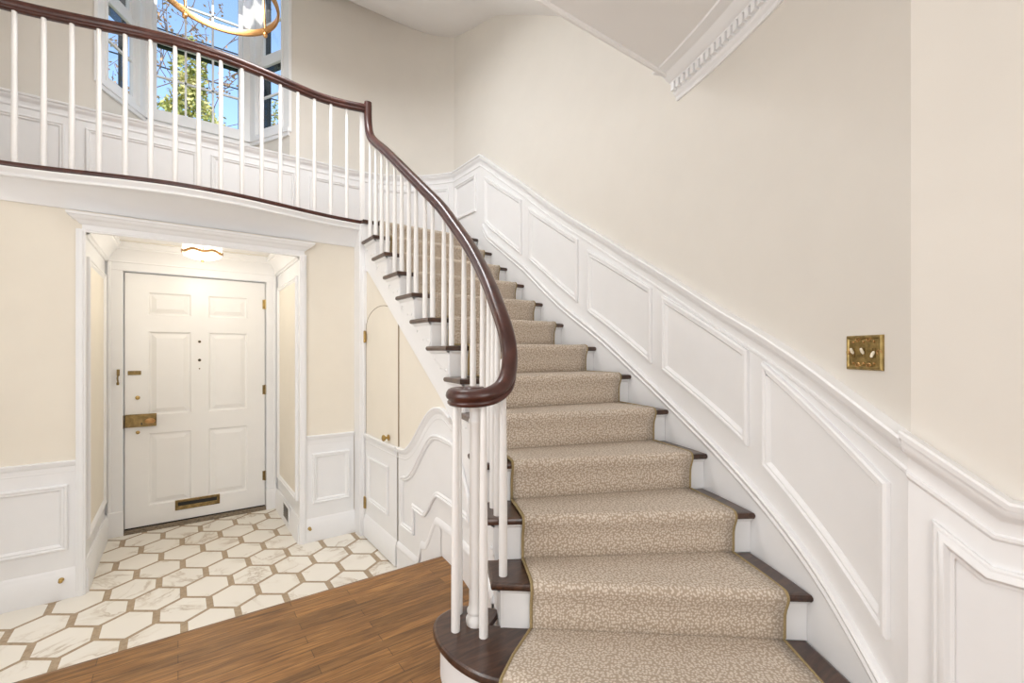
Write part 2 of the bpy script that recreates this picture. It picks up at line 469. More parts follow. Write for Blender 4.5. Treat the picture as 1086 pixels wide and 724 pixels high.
# ------------------------------------------------------------------ stair wall (right)
S0, S1 = -(YB_END-CY), sR(38.74)
w = MB(); sheet(w, S0, S1, -0.02, lambda s: min(5.0, 5.0), MR, 0, 48, 1)
o = w.build('wall_right', CREAM, smooth=40); struct(o, 'curving cream wall rising along the staircase', 'wall')
wr = o
w = MB(); sheet(w, S0, S1+0.0036, 0.0, lambda s: rail_z(s)-0.02, MR, 0.010, 60, 1)
w.build('wainscot_board', WHITE, wr, smooth=40)
w = MB(); strip(w, RAIL, RAILP, MR, 0.06, 0, (0,0.352)); w.build('chair_rail', WHITE, wr, smooth=35)
w = MB(); strip(w, [(s,z) for s,z in SK if s > -1.14], [(-0.062,0.010),(-0.062,0.019),(-0.050,0.022),(-0.042,0.028),(-0.034,0.022),(-0.022,0.030),(-0.010,0.034),(-0.003,0.028),(0.0,0.010)], MR, 0.06)
sheet(w, -1.13, S1, 0.0, lambda s: skirt_z(s)-0.055, MR, 0.018, 60, 1)
w.build('stair_skirt', WHITE, wr, smooth=35)
def ps(y): return CY-y
pan = [[(ps(4.288),2.992),(ps(3.868),2.992),(ps(3.80),2.62),(ps(4.288),2.62)],
       [(ps(3.703),2.918),(ps(3.121),2.535),(ps(3.121),2.060),(ps(3.703),2.475)],
       [(ps(3.018),2.445),(sR(2.75),2.056),(sR(2.75),1.588),(ps(3.018),2.005)],
       [(sR(4.43),1.959),(sR(14.7),1.603),(sR(14.7),1.155),(sR(4.43),1.515)],
       [(sR(16.3),1.547),(sR(26.8),1.230),(sR(26.8),0.814),(sR(16.3),1.119)],
       [(sR(28.3),1.182),(sR(37.85),0.848),(sR(37.85),0.400),(sR(28.3),0.751)]]
pan[0][2] = (ps(3.868),2.62)
for P in pan:
    # the long edges follow the curve of the rail
    def edge(a, b, fz):
        if abs(a[0]-b[0]) < 0.05: return [a]
        n = 8; out = []
        for i in range(n):
            s = a[0]+(b[0]-a[0])*i/n; base = a[1]+(b[1]-a[1])*i/n
            lin = fz(a[0])+(fz(b[0])-fz(a[0]))*i/n
            out.append((s, base+(fz(s)-lin)*(0.25 if fz is rail_z else 0.4)))
        return out
    pl = edge(P[0],P[1],rail_z)+edge(P[1],P[2],rail_z)+edge(P[2],P[3],skirt_z)+edge(P[3],P[0],rail_z)
    if P is pan[0]: pl = P
    w = MB(); frame(w, pl, PANP, MR, 0.06); w.build('panel_moulding', WHITE, wr, smooth=35)

# wall beyond the end corner
w = MB(); sheet(w, 0, 3.0, -0.02, 2.78, ME, 0, 4, 1)
o = w.build('wall_end', CREAM); struct(o, 'cream hall wall past the foot of the stairs', 'wall'); we = o
ER = [(0.0,1.003),(0.119,0.919),(0.190,0.869),(3.0,0.869)]
w = MB(); sheet(w, -0.0036, 3.0, 0.0, lambda s: interp(ER, s)-0.02, ME, 0.010, 60, 1); w.build('wainscot_board', WHITE, we)
w = MB(); strip(w, ER, RAILP, ME, 0.2, 0, (0.352,0)); w.build('chair_rail', WHITE, we, smooth=35)
PANE = [(0.0,0.010),(0.0,0.022),(0.004,0.026),(0.010,0.026),(0.016,0.032),(0.024,0.034),(0.030,0.026),(0.034,0.020),(0.042,0.018),(0.042,0.010)]
w = MB(); frame(w, [(0.048,0.782),(0.157,0.700),(0.55,0.700),(0.55,0.30),(0.048,0.30)], PANE, ME, 0.2)
frame(w, [(0.65,0.700),(1.5,0.700),(1.5,0.30),(0.65,0.30)], PANE, ME, 0.3); w.build('panel_moulding', WHITE, we, smooth=35)
w = MB(); strip(w, [(0.0,0.2),(3.0,0.2)], [(-0.2,0.0),(-0.2,0.022),(-0.05,0.022),(-0.03,0.03),(-0.01,0.02),(0,0.01)], ME, 0.5)
o = w.build('baseboard_end', WHITE, smooth=35); struct(o, 'white baseboard of the wall past the foot of the stairs', 'baseboard')

# ------------------------------------------------------------------ upper back wall with the bay opening
A, B, C, D = (-0.53,4.93), (-0.25,5.45), (0.61,5.45), (0.89,4.93)
SILL = 3.395
w = MB()
sheet(w, -1.7, A[0], LAND-0.2, 5.3, MB_, 0, 4)
sheet(w, A[0], D[0], LAND-0.2, 3.145, MB_, 0, 4)
sheet(w, D[0], SB_END, LAND-0.2, 5.3, MB_, 0, 24)
# ledge and canted apron of the bay
w.poly([(A[0],4.93,3.145),(D[0],4.93,3.145),(C[0],C[1],3.145),(B[0],B[1],3.145)])
for p, q in ((A,B),(B,C),(C,D)):
    w.poly([(p[0],p[1],3.145),(q[0],q[1],3.145),(q[0],q[1],SILL),(p[0],p[1],SILL)])
    w.poly([(p[0],p[1],5.02),(q[0],q[1],5.02),(q[0],q[1],5.3),(p[0],p[1],5.3)])
w.poly([(A[0],4.93,5.25),(D[0],4.93,5.25),(C[0],C[1],5.25),(B[0],B[1],5.25)])
o = w.build('wall_back', CREAM, smooth=40); struct(o, 'cream upper hall wall behind the balcony, with a window bay', 'wall'); wb = o
w = MB(); sheet(w, -1.7, SB_END, LAND, 3.13, MB_, 0.010, 40); w.build('wainscot_board', WHITE, wb, smooth=40)
w = MB(); strip(w, [(-1.7,3.155),(SB_END,3.155)], RAILP, MB_, 0.08); w.build('chair_rail', WHITE, wb, smooth=35)
for a, b in ((-1.65,-0.711),(-0.592,0.145),(0.239,0.935),(1.071,1.62),(1.72,2.20),(2.27,SB_END-0.06)):
    w = MB(); frame(w, [(a,3.0),(b,3.0),(b,2.50),(a,2.50)], PANS, MB_, 0.08); w.build('panel_moulding', WHITE, wb, smooth=35)
w = MB(); strip(w, [(-1.7,2.47),(SB_END,2.47)], [(-0.13,0.0),(-0.13,0.022),(-0.02,0.022),(-0.01,0.016),(0,0.01)], MB_, 0.08)
o = w.build('baseboard_back', WHITE, smooth=35); struct(o, 'white baseboard behind the balcony', 'baseboard')

# ------------------------------------------------------------------ bay windows
def wmap(p, q):
    L = hypot(q[0]-p[0], q[1]-p[1]); ux, uy = (q[0]-p[0])/L, (q[1]-p[1])/L
    nx, ny = uy, -ux            # into the room
    return (lambda u, z, b=0.0: (p[0]+ux*u+nx*b, p[1]+uy*u+ny*b, z)), L
def mbox(mb, mp, u0, u1, z0, z1, b0, b1, mi=0):
    P = [mp(u,z,b) for b in (b0,b1) for z in (z0,z1) for u in (u0,u1)]
    mb.add(P, [(0,1,3,2),(4,6,7,5),(0,4,5,1),(2,3,7,6),(0,2,6,4),(1,5,7,3)], mi)
def window(n, p, q, gl, gr, cols, casing_l, casing_r, label):
    mp, L = wmap(p, q)
    ZT = 5.04
    fr = MB()
    mbox(fr, mp, 0, gl-0.035, SILL, ZT, -0.06, 0.012); mbox(fr, mp, gr+0.035, L, SILL, ZT, -0.06, 0.012)
    mbox(fr, mp, gl-0.035, gr+0.035, SILL, SILL+0.055, -0.09, 0.0); mbox(fr, mp, gl-0.035, gr+0.035, 4.99, ZT, -0.09, 0.0)
    mbox(fr, mp, gl-0.055, gl-0.035, SILL+.05, ZT, 0.012, 0.022); mbox(fr, mp, gr+0.035, gr+0.055, SILL+.05, ZT, 0.012, 0.022)
    root = fr.build(f'window_{n}', WHITE); struct(root, label, 'window')
    s = MB(); mbox(s, mp, -0.02 if n == 2 else 0.0, L+(0.02 if n == 2 else 0), SILL, SILL+0.05, 0.012, 0.045 if n == 2 else 0.03)
    mbox(s, mp, 0.0, L, SILL-0.035, SILL, 0.0, 0.02); s.build('sill', WHITE, root)
    for nm, z0, z1, b0, rows in (('lower_sash', 3.45, 4.225, -0.045, 2), ('upper_sash', 4.225, 4.99, -0.075, 2)):
        m = MB(); g0, g1 = (3.522, 4.16) if nm == 'lower_sash' else (4.295, 4.93)
        mbox(m, mp, gl-0.035, gl, z0, z1, b0, b0+0.03); mbox(m, mp, gr, gr+0.035, z0, z1, b0, b0+0.03)
        mbox(m, mp, gl, gr, z0, g0, b0, b0+0.03); mbox(m, mp, gl, gr, g1, z1, b0, b0+0.03)
        for c in range(1, cols):
            u = gl+(gr-gl)*c/cols; mbox(m, mp, u-0.009, u+0.009, g0, g1, b0+0.006, b0+0.026)
        for r in range(1, rows):
            z = g0+(g1-g0)*r/rows; mbox(m, mp, gl, gr, z-0.009, z+0.009, b0+0.006, b0+0.026)
        sh = m.build(nm, WHITE, root)
        m = MB(); m.poly([mp(gl,g0,b0+0.012),mp(gr,g0,b0+0.012),mp(gr,g1,b0+0.012),mp(gl,g1,b0+0.012)]); m.build('glass_pane', GLASS, sh)
    m = MB()
    for a, b_ in ((gl-0.034, gl-0.004), (gr+0.004, gr+0.034)): mbox(m, mp, a, b_, 3.46, 4.98, -0.14, -0.078)
    mbox(m, mp, gl, gr, 4.17, 4.23, -0.14, -0.09); mbox(m, mp, gl, gr, 4.95, 4.98, -0.14, -0.09)
    m.build('storm_frame', DARKMETAL, root)
    return root
window(1, A, B, 0.135, 0.455, 1, 0, 0, 'narrow sash window on the left cant of the bay')
window(2, B, C, 0.088, 0.756, 3, 0, 0, 'wide sash window in the middle of the bay')
window(3, C, D, 0.135, 0.455, 1, 0, 0, 'narrow sash window on the right cant of the bay')
w = MB()
w.box((A[0]-0.014,4.915,SILL),(A[0]+0.012,4.94,5.05), bev=0.005); w.box((D[0]-0.012,4.915,SILL),(D[0]+0.016,4.94,5.05), bev=0.005)
o = w.build('trim_1', WHITE); struct(o, 'white casing at both sides of the window bay', 'trim')

# ------------------------------------------------------------------ front wall with the entry opening
OX0, OX1, OZ = -0.495, 0.81, 2.006
w = MB()
sheet(w, -1.7, OX0, TILE-0.01, 2.2, MF, 0, 3); sheet(w, OX1, 1.32, TILE-0.01, 2.2, MF, 0, 3); sheet(w, OX0, OX1, OZ, 2.2, MF, 0, 2)
o = w.build('wall_front', CREAMW); struct(o, 'cream wall under the balcony around the entry recess', 'wall'); wf = o
FRAIL = [(a*0.75, b*0.6) for a, b in RAILP]
for a, b, P in ((-1.7, -0.53, (-1.6,-0.566)), (0.85, 1.235, (0.895,1.20))):
    w = MB(); sheet(w, a, b, TILE, 0.52, MF, 0.010, 2); w.build('wainscot_board', WHITE, wf)
    w = MB(); strip(w, [(a,0.531),(b,0.531)], FRAIL, MF, 0.5); w.build('chair_rail', WHITE, wf, smooth=35)
    w = MB(); frame(w, [(P[0],0.381),(P[1],0.381),(P[1],-0.034),(P[0],-0.034)], PANP, MF, 0.5); w.build('panel_moulding', WHITE, wf, smooth=35)
BASEP = [(-0.195,0.0),(-0.195,0.024),(-0.045,0.024),(-0.038,0.020),(-0.020,0.018),(-0.006,0.012),(0,0.008),(0,0)]
w = MB()
strip(w, [(-1.7,-0.15),(OX0-0.005,-0.15)], BASEP, MF, 0.5); strip(w, [(OX1+0.005,-0.15),(1.245,-0.15)], BASEP, MF, 0.5)
o = w.build('baseboard_front', WHITE, smooth=35); struct(o, 'white baseboard of the wall under the balcony', 'baseboard')
# casing of the opening
w = MB()
for x0, x1 in ((-0.53,-0.482),(0.797,0.85)):
    w.box((x0,4.004,TILE),(x1,4.04,OZ+0.012), bev=0.006); w.box((x0+0.012,3.996,TILE),(x1-0.012,4.01,OZ+0.003), bev=0.004)
w.box((-0.53,4.006,OZ-0.006),(0.85,4.04,OZ+0.004), bev=0.002)
o = w.build('trim_2', WHITE); struct(o, 'white casing of the entry opening', 'trim')
# entablature over the opening
w = MB(); rows = []
for z, b in [(2.006,0.0),(2.006,0.022),(2.014,0.026),(2.018,0.020),(2.046,0.020),(2.052,0.030),(2.058,0.038),(2.066,0.044),(2.072,0.050),(2.076,0.062),(2.084,0.072),(2.094,0.078),(2.098,0.086),(2.112,0.09),(2.114,0.0)]:
    rows.append([(-0.48-b,4.03,z),(-0.48-b,4.03-b,z),(0.815+b,4.03-b,z),(0.815+b,4.03,z)])
w.grid(rows)
o = w.build('trim_3', WHITE, smooth=25); struct(o, 'white cornice over the entry opening', 'trim')

# balcony edge: curve of the nosing
def byv(x):
    d = abs(x-0.12)/1.12
    return 3.70+(0.2 if x < 0.12 else 0.172)*(1-cos(pi*min(d,1)))/2
BXS = [-1.7+i*(1.262+1.7)/60 for i in range(61)]
w = MB(); rows = []
for k in range(9):
    t_ = k/8      # concave cove from the curved edge back to the wall
    yy = 0.035+(1-cos(t_*pi/2))*0; 
    row = []
    for x in BXS:
        y0 = byv(x)+0.045; y1 = 4.012
        a = t_*pi/2
        u = 0.55*t_+0.45*sin(a); v = 0.55*t_+0.45*(1-cos(a)); row.append((x, y0+(y1-y0)*u, 2.258-(2.258-2.137)*v))
    rows.append(row)
for z, d in ((2.258,0.040),(2.258,0.024),(2.263,0.019),(2.268,0.021),(2.272,0.026),(2.280,0.026),(2.294,0.012),(2.300,0.006),(2.311,0.006)):
    rows.insert(0, [(x, byv(x)+d, z) for x in BXS])
rows.append([(x,4.03,2.137) for x in BXS])
w.grid(rows)
o = w.build('trim_4', WHITE, smooth=30); struct(o, 'white coved fascia under the curved balcony edge', 'trim')
# upper floor slab with dark nosing
w = MB()
w.poly([(x,byv(x)+0.03,LAND) for x in BXS]+[(1.262,3.8525,LAND),(2.405,3.8525,LAND),(2.405,YB_END,LAND),(1.4,4.93,LAND),(-1.7,4.93,LAND)],0)
w.poly([(x,byv(x)+0.05,2.3) for x in BXS]+[(1.262,3.87,2.3),(2.405,3.87,2.3),(2.405,YB_END,2.3),(1.4,4.93,2.3),(-1.7,4.93,2.3)],0)
up = w.build('floor', FLOOR); struct(up, 'wood floor of the upper landing and balcony', 'floor')
w = MB(); rows = []
for d, z in [(0.05,2.341),(0.012,2.341),(0.003,2.338),(0.0,2.327),(0.003,2.316),(0.012,2.311),(0.05,2.311)]:
    rows.append([(x, byv(x)+d, z) for x in BXS])
w.grid(rows); w.build('balcony_nosing', MAHOG, up, smooth=40)

# ------------------------------------------------------------------ entry recess
def MAL(s, z, b=0.0): return (OX0+b, 4.03+s, z)
def MAR(s, z, b=0.0): return (OX1-b, 4.03+s, z)
AC = 2.15; YA = 5.12
w = MB()
for mp in (MAL, MAR): sheet(w, 0, YA-4.03, TILE, AC, mp, 0, 2)
DX0, DX1, DZ = -0.372, 0.703, 1.912
w.poly([(OX0,YA,TILE),(DX0-0.02,YA,TILE),(DX0-0.02,YA,DZ+.01),(DX1+0.02,YA,DZ+.01),(DX1+0.02,YA,TILE),(OX1,YA,TILE),(OX1,YA,AC),(OX0,YA,AC)])
for x in (DX0-0.006, DX1+0.006): w.poly([(x,YA,TILE),(x,YA+0.2,TILE),(x,YA+0.2,DZ+.01),(x,YA,DZ+.01)])
w.poly([(DX0-0.006,YA,DZ+.006),(DX1+0.006,YA,DZ+.006),(DX1+0.006,YA+0.2,DZ+.006),(DX0-0.006,YA+0.2,DZ+.006)])
w.poly([(OX0,4.03,OZ),(OX0,4.045,OZ),(OX1,4.045,OZ),(OX1,4.03,OZ)])
w.poly([(OX0,4.045,OZ),(OX1,4.045,OZ),(OX1,4.045,AC),(OX0,4.045,AC)])
wa = w.build('wall_recess', WHITE); struct(wa, 'white panelled walls of the entry recess around the front door', 'wall')
for mp in (MAL, MAR):
    w = MB(); frame(w, [(0.10,-0.02),(0.98,-0.02),(0.98,1.86),(0.10,1.86)], [(0,0.0)]+[(a,b-0.008) for a,b in PANP]+[(0.04,0.0)], mp, 0.6)
    w.build('panel_moulding', WHITE, wa, smooth=35)
    w = MB(); P = [mp(s,z,0.004) for s,z in ((0.135,0.015),(0.945,0.015),(0.945,1.825),(0.135,1.825))]; w.poly(P); w.build('panel_field', CREAMW, wa)
# crown round the recess
w = MB(); rows = []
for z, d in [(1.985,0.0),(1.985,0.012),(1.995,0.018),(2.0,0.03),(2.03,0.036),(2.06,0.052),(2.085,0.075),(2.095,0.092),(2.105,0.094),(2.108,0.104),(2.13,0.108),(2.15,0.108)]:
    rows.append([(OX0+d,4.05,z),(OX0+d,YA-d,z),(OX1-d,YA-d,z),(OX1-d,4.05,z)])
w.grid(rows); w.build('crown_moulding', WHITE, wa, smooth=25)
w = MB()
for x in (-0.17, 0.53): w.box((x-0.003,YA-0.005,1.94),(x+0.003,YA+0.002,1.985))
w.build('frieze_joint', CREAMW, wa)
w = MB()
for mp in (MAL, MAR): strip(w, [(0.0,-0.15),(YA-4.03,-0.15)], BASEP, mp, 0.6)
o = w.build('baseboard_recess', WHITE, smooth=35); struct(o, 'white baseboards at both sides of the entry recess', 'baseboard')
w = MB(); w.box((OX0,4.04,AC),(OX1,YA+0.05,AC+0.02)); o = w.build('ceiling', CEIL); struct(o, 'ceiling of the entry recess', 'ceiling')

# ------------------------------------------------------------------ front door
YD = 5.165
def MD(s, z, b=0.0): return (s, YD-b, z)
d = MB()
xs = [DX0,-0.212,0.098,0.232,0.552,DX1]; zs = [-0.312,-0.139,0.50,0.663,1.404,1.552,1.752,DZ]
for i in range(5):
    for j in range(7):
        q = [(xs[i],zs[j]),(xs[i+1],zs[j]),(xs[i+1],zs[j+1]),(xs[i],zs[j+1])]
        if i in (1,3) and j in (1,3,5):
            frame(d, q, [(0,0),(0.004,-0.004),(0.012,-0.013),(0.022,-0.014),(0.030,-0.011),(0.052,-0.003),(0.056,-0.001)], MD, 9, 0, cap=0)
        else: d.poly([MD(s,z) for s,z in q])
d.poly([MD(DX0,-0.312),MD(DX0,DZ),MD(DX0,DZ,-0.045),MD(DX0,-0.312,-0.045)]); d.poly([MD(DX1,-0.312),MD(DX1,DZ),MD(DX1,DZ,-0.045),MD(DX1,-0.312,-0.045)])
d.poly([MD(DX0,-0.312,-0.045),MD(DX1,-0.312,-0.045),MD(DX1,DZ,-0.045),MD(DX0,DZ,-0.045)])
d.poly([MD(DX0,DZ,0),MD(DX1,DZ,0),MD(DX1,DZ,-0.045),MD(DX0,DZ,-0.045)])
d1 = d.build('door_1', DOORW); struct(d1, 'white six-panel front door with brass fittings', 'door')
# casing
w = MB()
for (x0,x1) in ((-0.478,DX0-0.008),(DX1+0.008,0.795)):
    w.box((x0,YA-0.018,TILE),(x1,YA+0.004,DZ+0.008), bev=0.004)
    inner = x1-0.03 if x0 < 0 else x0
    w.box((x0 if x0 < 0 else x1-0.022,YA-0.03,TILE),((x0+0.022) if x0 < 0 else x1,YA-0.012,DZ+0.074), bev=0.005)
    w.box((x0-0.004,YA-0.034,TILE),(x1+0.004,YA,TILE+0.21), bev=0.004)
w.box((-0.478,YA-0.018,DZ+0.008),(0.795,YA+0.004,DZ+0.10), bev=0.004)
w.box((-0.478,YA-0.030,DZ+0.075),(0.795,YA-0.012,DZ+0.10), bev=0.005)
for x0, x1 in ((DX0-0.03,DX0+0.02),(DX1-0.02,DX1+0.03)): w.box((x0,YD+0.047,TILE),(x1,YD+0.07,DZ+0.03))
w.box((DX0-0.03,YD+0.047,DZ-0.02),(DX1+0.03,YD+0.07,DZ+0.03))
w.build('door_casing', WHITE, d1)
w = MB(); w.box((DX0-0.015,YA-0.012,TILE),(DX1+0.015,YA+0.2,TILE+0.022), bev=0.008)
w.box((DX0-0.004,YA-0.03,TILE),(DX1+0.02,YA,TILE+0.012), bev=0.004); w.build('threshold', STONE, d1)
w = MB(); w.box((DX0+.004,YD-0.003,-0.3225),(DX1-.004,YD+0.04,-0.312)); w.build('door_sweep', BLACK, d1)
lk = MB(); lk.box((-0.372,YD-0.026,0.566),(-0.155,YD,0.678), bev=0.004)
for x, z in ((-0.36,0.578),(-0.36,0.666),(-0.167,0.578),(-0.167,0.666)): lk.lathe([(0.004,0),(0.004,-0.003),(0.002,-0.004)], (x,YD-0.026,z), 10, 'y')
lk = lk.build('rim_lock', DBRASS, d1); lk['label'] = 'antique brass rim lock box'
w = MB(); w.lathe([(0.012,0),(0.010,-0.012),(0.014,-0.022),(0.027,-0.030),(0.030,-0.042),(0.022,-0.054),(0.006,-0.058)], (-0.198,YD-0.026,0.618), 20, 'y')
w.v = [(-0.198+(p[0]+0.198)*1.25, p[1], 0.618+(p[2]-0.618)*0.85) for p in w.v]; w.build('door_knob', GILT, lk, smooth=40)
w = MB(); w.box((-0.262,YD-0.0275,0.582),(-0.254,YD-0.024,0.605)); w.build('keyhole', BLACK, lk)
w = MB(); w.box((-0.408,YD-0.06,0.566),(-0.376,YD-0.02,0.678), bev=0.004); w.build('lock_keeper', DBRASS, d1)
w = MB(); w.lathe([(0.017,0),(0.017,-0.006),(0.009,-0.009),(0.008,-0.018),(0.013,-0.022),(0.013,-0.03),(0.004,-0.034)], (-0.286,YD,0.822), 18, 'y'); w.build('thumb_turn', BRASS, d1, smooth=40)
w = MB(); w.lathe([(0.015,0),(0.014,-0.005),(0.007,-0.008),(0.006,-0.014),(0.010,-0.018),(0.003,-0.022)], (-0.285,YD,0.517), 18, 'y'); w.build('latch_button', BRASS, d1, smooth=40)
w = MB(); w.box((-0.352,YD-0.010,1.022),(-0.262,YD,1.058), bev=0.003); w.box((-0.345,YD-0.014,1.034),(-0.27,YD-0.008,1.046), bev=0.002)
w.box((-0.282,YD-0.016,1.026),(-0.268,YD-0.006,1.054), bev=0.002); w.build('chain_track', DBRASS, d1)
w = MB(); w.box((-0.42,YA-0.03,1.02),(-0.400,YA-0.016,1.075), bev=0.003); w.lathe([(0.008,0),(0.008,-0.02),(0.003,-0.024)], (-0.41,YA-0.03,1.032), 12, 'y')
w.tube([(-0.41,YA-0.05,1.03),(-0.413,YA-0.052,1.0),(-0.41,YA-0.045,0.965)], 0.006, 8); w.lathe([(0.008,-0.012),(0.010,0),(0.008,0.012)], (-0.411,YA-0.045,0.955), 10); w.build('chain_keeper', DBRASS, d1)
for z, r in ((1.319,0.012),(1.147,0.013),(1.067,0.006)):
    w = MB(); w.lathe([(r,0.0),(r,-0.004),(r*0.75,-0.005)], (0.162,YD,z), 16, 'y', 0, False); w.lathe([(r*0.75,-0.0048),(0.0005,-0.0042)], (0.162,YD,z), 16, 'y', 1, False)
    w.build('peephole', [DBRASS, BLACK], d1)
m = MB(); X0,X1,Z0,Z1 = -0.022,0.322,-0.222,-0.131
frame(m, [(X0,Z0),(X1,Z0),(X1,Z1),(X0,Z1)], [(0,0.0),(0,0.006),(0.004,0.009),(0.014,0.009),(0.018,0.005),(0.022,0.005),(0.022,0.0)], MD, 9)
ms = m.build('mail_slot', DBRASS, d1); ms['label'] = 'antique brass mail slot plate'
m = MB(); m.box((X0+0.02,YD-0.003,Z0+0.02),(X1-0.02,YD-0.0005,Z1-0.02)); m.build('slot_opening', BLACK, ms)
m = MB(); m.add([(X0+0.022,YD-0.004,Z0+0.036),(X1-0.022,YD-0.004,Z0+0.036),(X1-0.022,YD-0.007,Z0+0.030),(X0+0.022,YD-0.007,Z0+0.030),(X0+0.022,YD-0.009,Z0+0.026),(X1-0.022,YD-0.009,Z0+0.026)],[(0,1,2,3),(3,2,5,4)]); m.build('slot_flap', DBRASS, ms)
for z in (1.70,0.845,-0.017):
    w = MB(); w.lathe([(0.004,-0.05),(0.009,-0.046),(0.009,0.046),(0.004,0.05)], (DX1+0.004,YD-0.010,z), 12); w.box((DX1-0.02,YD-0.004,z-0.046),(DX1+0.012,YD,z+0.046))
    h = w.build('hinge', DBRASS if z < 1.5 else BRASS, d1)

# ------------------------------------------------------------------ wall under the stairs, with closet door
def low_z(s):      # lower edge of the string
    tab = [(-sl(k), k*R0) for k in range(1,14)]
    return max(0.0, interp(tab, -s*RT/RI if s > 0 else -s)-0.43)
w = MB()
def bot(s): return TILE if s < -0.14 else (-0.01)
sheet(w, ps(4.03), ps(2.70), TILE, lambda s: min(low_z(s)+0.1, LAND-.05), MS, 0, 20)
sheet(w, ps(2.70), sS(28.2), -0.2, lambda s: min(low_z(s)+0.1,0.33), MS, 0, 24) if False else sheet(w, ps(2.70), sS(28.2), -0.2, lambda s: low_z(s)+0.1, MS, 0, 24)
wsn = w.build('wall_stair', CREAMW, smooth=40); struct(wsn, 'panelled wall under the curving stairs', 'wall')
def ogee(a, b, n=10):
    return [(a[0]+(b[0]-a[0])*i/n, a[1]+(b[1]-a[1])*(1-cos(pi*i/n))/2) for i in range(n+1)]
crail = [(ps(3.163),0.533),(ps(3.13),0.530)]+ogee((ps(3.09),0.532),(ps(2.52),0.885),14)+[(ps(2.46),0.886),(sS(4.5),0.872),(sS(6.0),0.845)]
w = MB()
ztop = lambda s: interp(crail, s)-0.02 if s < crail[-1][0] else min(0.80, low_z(s)+.05)
sheet(w, ps(3.163), sS(28.2), lambda s: TILE if s < -0.1 else -0.17*(s < -0.0)-0.0, ztop, MS, 0.008, 60); w.build('wainscot_board', WHITE, wsn, smooth=40)
w = MB(); strip(w, crail, FRAIL, MS, 0.05); w.build('chair_rail', WHITE, wsn, smooth=35)
pan = [(ps(3.101),0.330)]+ogee((ps(3.06),0.345),(ps(2.55),0.713),12)+[(ps(2.50),0.715),(sS(7.0),0.705),(sS(10.5),0.60),(sS(13),0.47),(sS(13),0.33),(ps(2.50),0.33)]+ogee((ps(2.52),0.33),(ps(2.74),0.150),8)+[(ps(2.758),0.152),(ps(2.876),0.156),(ps(2.876),-0.018),(ps(3.101),-0.018)]
w = MB(); frame(w, pan, PANS, MS, 0.05); w.build('panel_moulding', WHITE, wsn, smooth=35)
cap = [(ps(3.163),-0.149),(ps(2.87),-0.149)]+ogee((ps(2.84),-0.149),(ps(2.77),-0.015),4)+ogee((ps(2.735),-0.015),(ps(2.54),0.203),8)+[(ps(2.50),0.205),(sS(24),0.205)]
w = MB(); strip(w, cap, [(-0.045,0.008),(-0.045,0.022),(-0.035,0.024),(-0.02,0.020),(-0.006,0.014),(0,0.008)], MS, 0.05)
sheet(w, ps(3.163), ps(2.75), TILE, -0.19, MS, 0.020, 8); sheet(w, ps(2.75), ps(2.463), lambda s: -0.2, lambda s: interp(cap, s)-0.04, MS, 0.020, 8)
sheet(w, ps(2.455), sS(24), -0.0, 0.165, MS, 0.020, 16)
o = w.build('baseboard_stair', WHITE, smooth=35); struct(o, 'white stepped baseboard of the wall under the stairs', 'baseboard')
# corner post beside the closet
w = MB(); w.box((1.243,3.885,TILE),(1.305,4.035,LAND-0.032), bev=0.004); w.box((1.272,3.872,TILE),(1.305,3.90,1.95), bev=0.004)
o = w.build('trim_5', WHITE); struct(o, 'white corner post between the entry wall and the closet under the stairs', 'trim')
# closet door (shallow arch)
YL, YR_ = 3.862, 3.166
arch = [(ps(YR_),-0.33),(ps(YR_),1.43)]
outl = [(ps(YL),-0.33)] + [(ps(3.514+0.348*cos(pi*i/16)), 1.42+0.165*sin(pi*i/16)) for i in range(17)] + [(ps(YR_),-0.33)]
w = MB()
up_ = [q for q in outl if q[1] > 0.5]
w.poly([MS(s,z,0.007) for s,z in [(ps(YL),0.52)]+up_+[(ps(YR_),0.52)]], 0)
w.poly([MS(s,z,0.014) for s,z in [(ps(YL),0.52),(ps(YR_),0.52),(ps(YR_),-0.335),(ps(YL),-0.335)]], 1)
rows = [[MS(s,z,b) for s,z in outl] for b in (0.007,0.001)]
w.grid(rows, 0)
d2 = w.build('door_2', [CREAMW, WHITE]); struct(d2, 'low arched closet door under the stairs', 'door')
w = MB(); strip(w, outl, [(0.0,0.0),(0.0,0.0085),(0.004,0.0085),(0.004,0.0)], MS, 0.1); w.build('gap_shade_strip', GAP_SHADE, d2)  # thin strip painted as the shadow line round the door
w = MB(); strip(w, [(ps(YL-.004),0.531),(ps(YR_+.004),0.531)], [(a,b*.9+0.01) for a,b in FRAIL], MS, 0.5); w.build('chair_rail', WHITE, d2, smooth=35)
w = MB(); frame(w, [(ps(3.776),0.356),(ps(3.334),0.356),(ps(3.334),-0.016),(ps(3.776),-0.016)], [(a,b+0.005) for a,b in PANS], MS, 0.5); w.build('panel_moulding', WHITE, d2, smooth=35)
w = MB(); strip(w, [(ps(YL-.004),-0.149),(ps(YR_+.004),-0.149)], [(-0.185,0.014),(-0.185,0.030),(-0.045,0.030),(-0.038,0.026),(-0.02,0.024),(-0.006,0.018),(0,0.014)], MS, 0.5); w.build('baseboard_strip', WHITE, d2, smooth=35)
kx, ky, kz = MS(ps(3.335),0.575,0.014)
w = MB(); w.lathe([(0.024,0),(0.024,-0.004),(0.010,-0.008),(0.009,-0.022),(0.018,-0.028),(0.024,-0.036),(0.024,-0.044),(0.016,-0.050),(0.004,-0.052)], (kx,ky,kz), 18, 'x'); w.build('door_knob', BRASS, d2, smooth=40)
